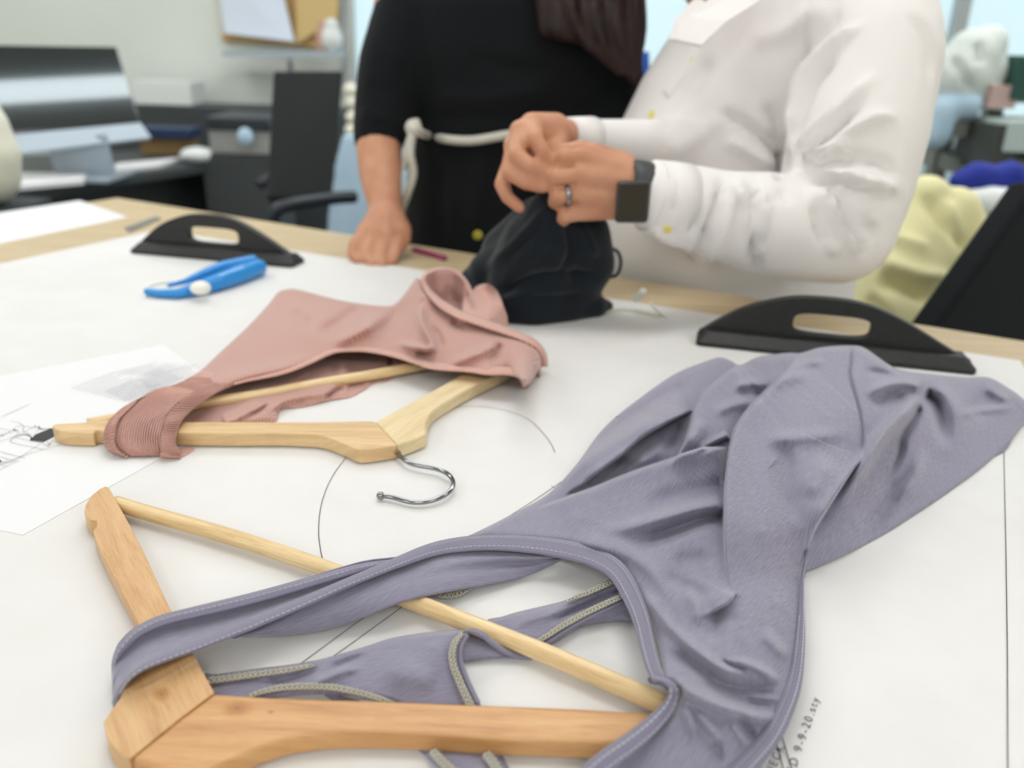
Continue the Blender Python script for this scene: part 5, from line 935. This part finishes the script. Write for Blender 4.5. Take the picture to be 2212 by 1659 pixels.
# right side: sewing room clutter
bk = thing('office_chair', 'black chair backrest cut off by the right edge of the photo', 'chair', (.95, 1.45, 0))
slab('backrest', [W(2246, 392, 1.34), W(2480, 420, 1.50), W(2260, 790, 1.34), W(1998, 745, 1.18)], .05, BLACKC, bk, .010)
box('seat', (1.17, 1.20, .5), (.45, .45, .08), CHAIRM, bk, -.3, .02); tube('column', [(1.17, 1.20, .46), (1.17, 1.20, .06)], .03, CHAIRF, bk, n=4); box('base', (1.17, 1.20, .03), (.5, .5, .05), CHAIRF, bk, .3, .01); tube('back_support', [(.88, 1.36, T-.1), (1.0, 1.30, .5)], .02, CHAIRF, bk, n=4)
def wq(u, v, y, r): return (W(u, v, y), r)
tag(blob('yellow_cloth', [('chain', [wq(2000, 430, 1.75, .050), wq(1985, 500, 1.75, .085), wq(1950, 580, 1.72, .10), wq(1925, 680, 1.70, .115), wq(1915, 800, 1.70, .13)]), ('chain', [wq(2060, 460, 1.75, .055), wq(2070, 540, 1.75, .075), wq(2030, 640, 1.72, .09), wq(2000, 720, 1.70, .10)])], .010, YEL, None, 4,
    [([(1990, 420), (2040, 480), (2090, 560)], -.02, 12), ([(1900, 560), (1980, 590), (2060, 600)], .02, 16), ([(1890, 600), (1960, 625), (2020, 660)], -.03, 14), ([(2040, 420), (2060, 500), (2050, 600)], .015, 14), ([(1900, 500), (1960, 520), (2010, 540)], .012, 12), ([(1870, 640), (1930, 700)], -.02, 12)]), 'pale yellow fabric bundle on the stool beside the white shirt', 'fabric')
q = W(1960, 800, 1.72); tbox('stool', (q[0]+.02, 1.74, (q[2]-.05)/2), (.4, .34, q[2]-.055), GREYM, 'grey stool under the pale yellow fabric bundle', 'stool')
tag(blob('blue_cloth', [('chain', [wq(2075, 392, 2.16, .028), wq(2110, 380, 2.16, .036), wq(2150, 388, 2.16, .036), wq(2180, 376, 2.16, .034), wq(2215, 400, 2.16, .03)])], .007, RBLUE, None, 3), 'royal blue cloth heap above the white one at the right', 'cloth')
tag(blob('white_cloth', [('chain', [wq(2100, 434, 2.12, .030), wq(2140, 438, 2.12, .042), wq(2178, 430, 2.12, .030)])], .007, WHITEC, None, 3), 'white cloth heap between the blue cloth and the yellow bundle', 'cloth')
q = W(2140, 475, 2.12); tbox('sewing_table', (q[0]+.22, 2.28, (q[2]-.02)/2), (.85, .6, q[2]-.03), GREYM, 'grey worktable carrying the blue and white cloth heaps', 'table')
mn = thing('cloth_rack', 'grey metal rack with pale cloth piled on it at the right', 'rack', (W(2110, 300, 3.0)[0], 3.0, 0))
for u in (2035, 2130, 2230): q = W(u, 300, 3.0); box('post', (q[0], 3.0, (T+.16)/2), (.05, .05, T+.16), GREYM, mn)
for v, c_ in ((270, GREYM), (345, GREYM)): a = W(2020, v, 3.0); b = W(2330, v, 3.0); box('shelf', ((a[0]+b[0])/2, 3.05, a[2]), (b[0]-a[0], .4, .05), c_, mn)
tag(blob('white_garment', [('chain', [wq(2055, 215, 2.9, .065), wq(2075, 160, 2.9, .10), wq(2100, 120, 2.9, .085), wq(2135, 95, 2.9, .060)]), ('chain', [wq(2110, 190, 2.9, .07), wq(2140, 150, 2.9, .06)])], .012, mat('pale_cloth', (214, 222, 216), .8), None, 4, [([(2050, 120), (2080, 160), (2100, 210)], -.03, 9), ([(2110, 90), (2120, 140)], -.02, 8)]), 'pale white garment heap on top of the metal rack', 'garment')
tag(blob('light_blue_cloth', [('chain', [wq(2058, 228, 2.85, .045), wq(2092, 226, 2.85, .045)]), ('chain', [wq(2020, 290, 2.85, .05), wq(2035, 240, 2.85, .05)])], .010, LBLUE, None, 3), 'light blue cloth hanging below the pale garment on the rack', 'cloth')
def hang(u, v, y, sz, m, lab, cat, nm): q = W(u, v, y); return tbox(nm, tuple(q), sz, m, lab, cat, .1)
hang(2152, 208, 2.85, (.09, .08, .07), mat('pinkish_carton', (196, 168, 160), .7), 'small pinkish carton on the metal rack', 'carton', 'pink_carton')
hang(2208, 168, 2.85, (.10, .1, .13), TEAL, 'dark green box on the rack at the right edge', 'box', 'green_box')
hang(2196, 290, 2.80, (.20, .2, .09), mat('pale_teal', (186, 202, 198), .5), 'pale teal tray on the lower rack shelf', 'tray', 'teal_tray')
hang(2128, 310, 2.80, (.07, .2, .13), mat('charcoal_box', (64, 66, 62), .6), 'charcoal box on the lower rack shelf beside the tray', 'box', 'charcoal_box')
hang(2160, 178, 2.95, (.22, .1, .12), GREYM, 'grey sewing machine housing on the metal rack', 'sewing machine', 'sewing_machine')

# ---------------------------------------------------------------- light and film
wd = bpy.data.worlds.new('world'); SC.world = wd; wd.use_nodes = True; wd.node_tree.nodes['Background'].inputs[0].default_value = (.8, .9, 1, 1); wd.node_tree.nodes['Background'].inputs[1].default_value = .3
vs = SC.view_settings; vs.view_transform = 'Standard'; vs.look = 'None'; vs.gamma = 1; vs.use_curve_mapping = False; vs.exposure = -.53
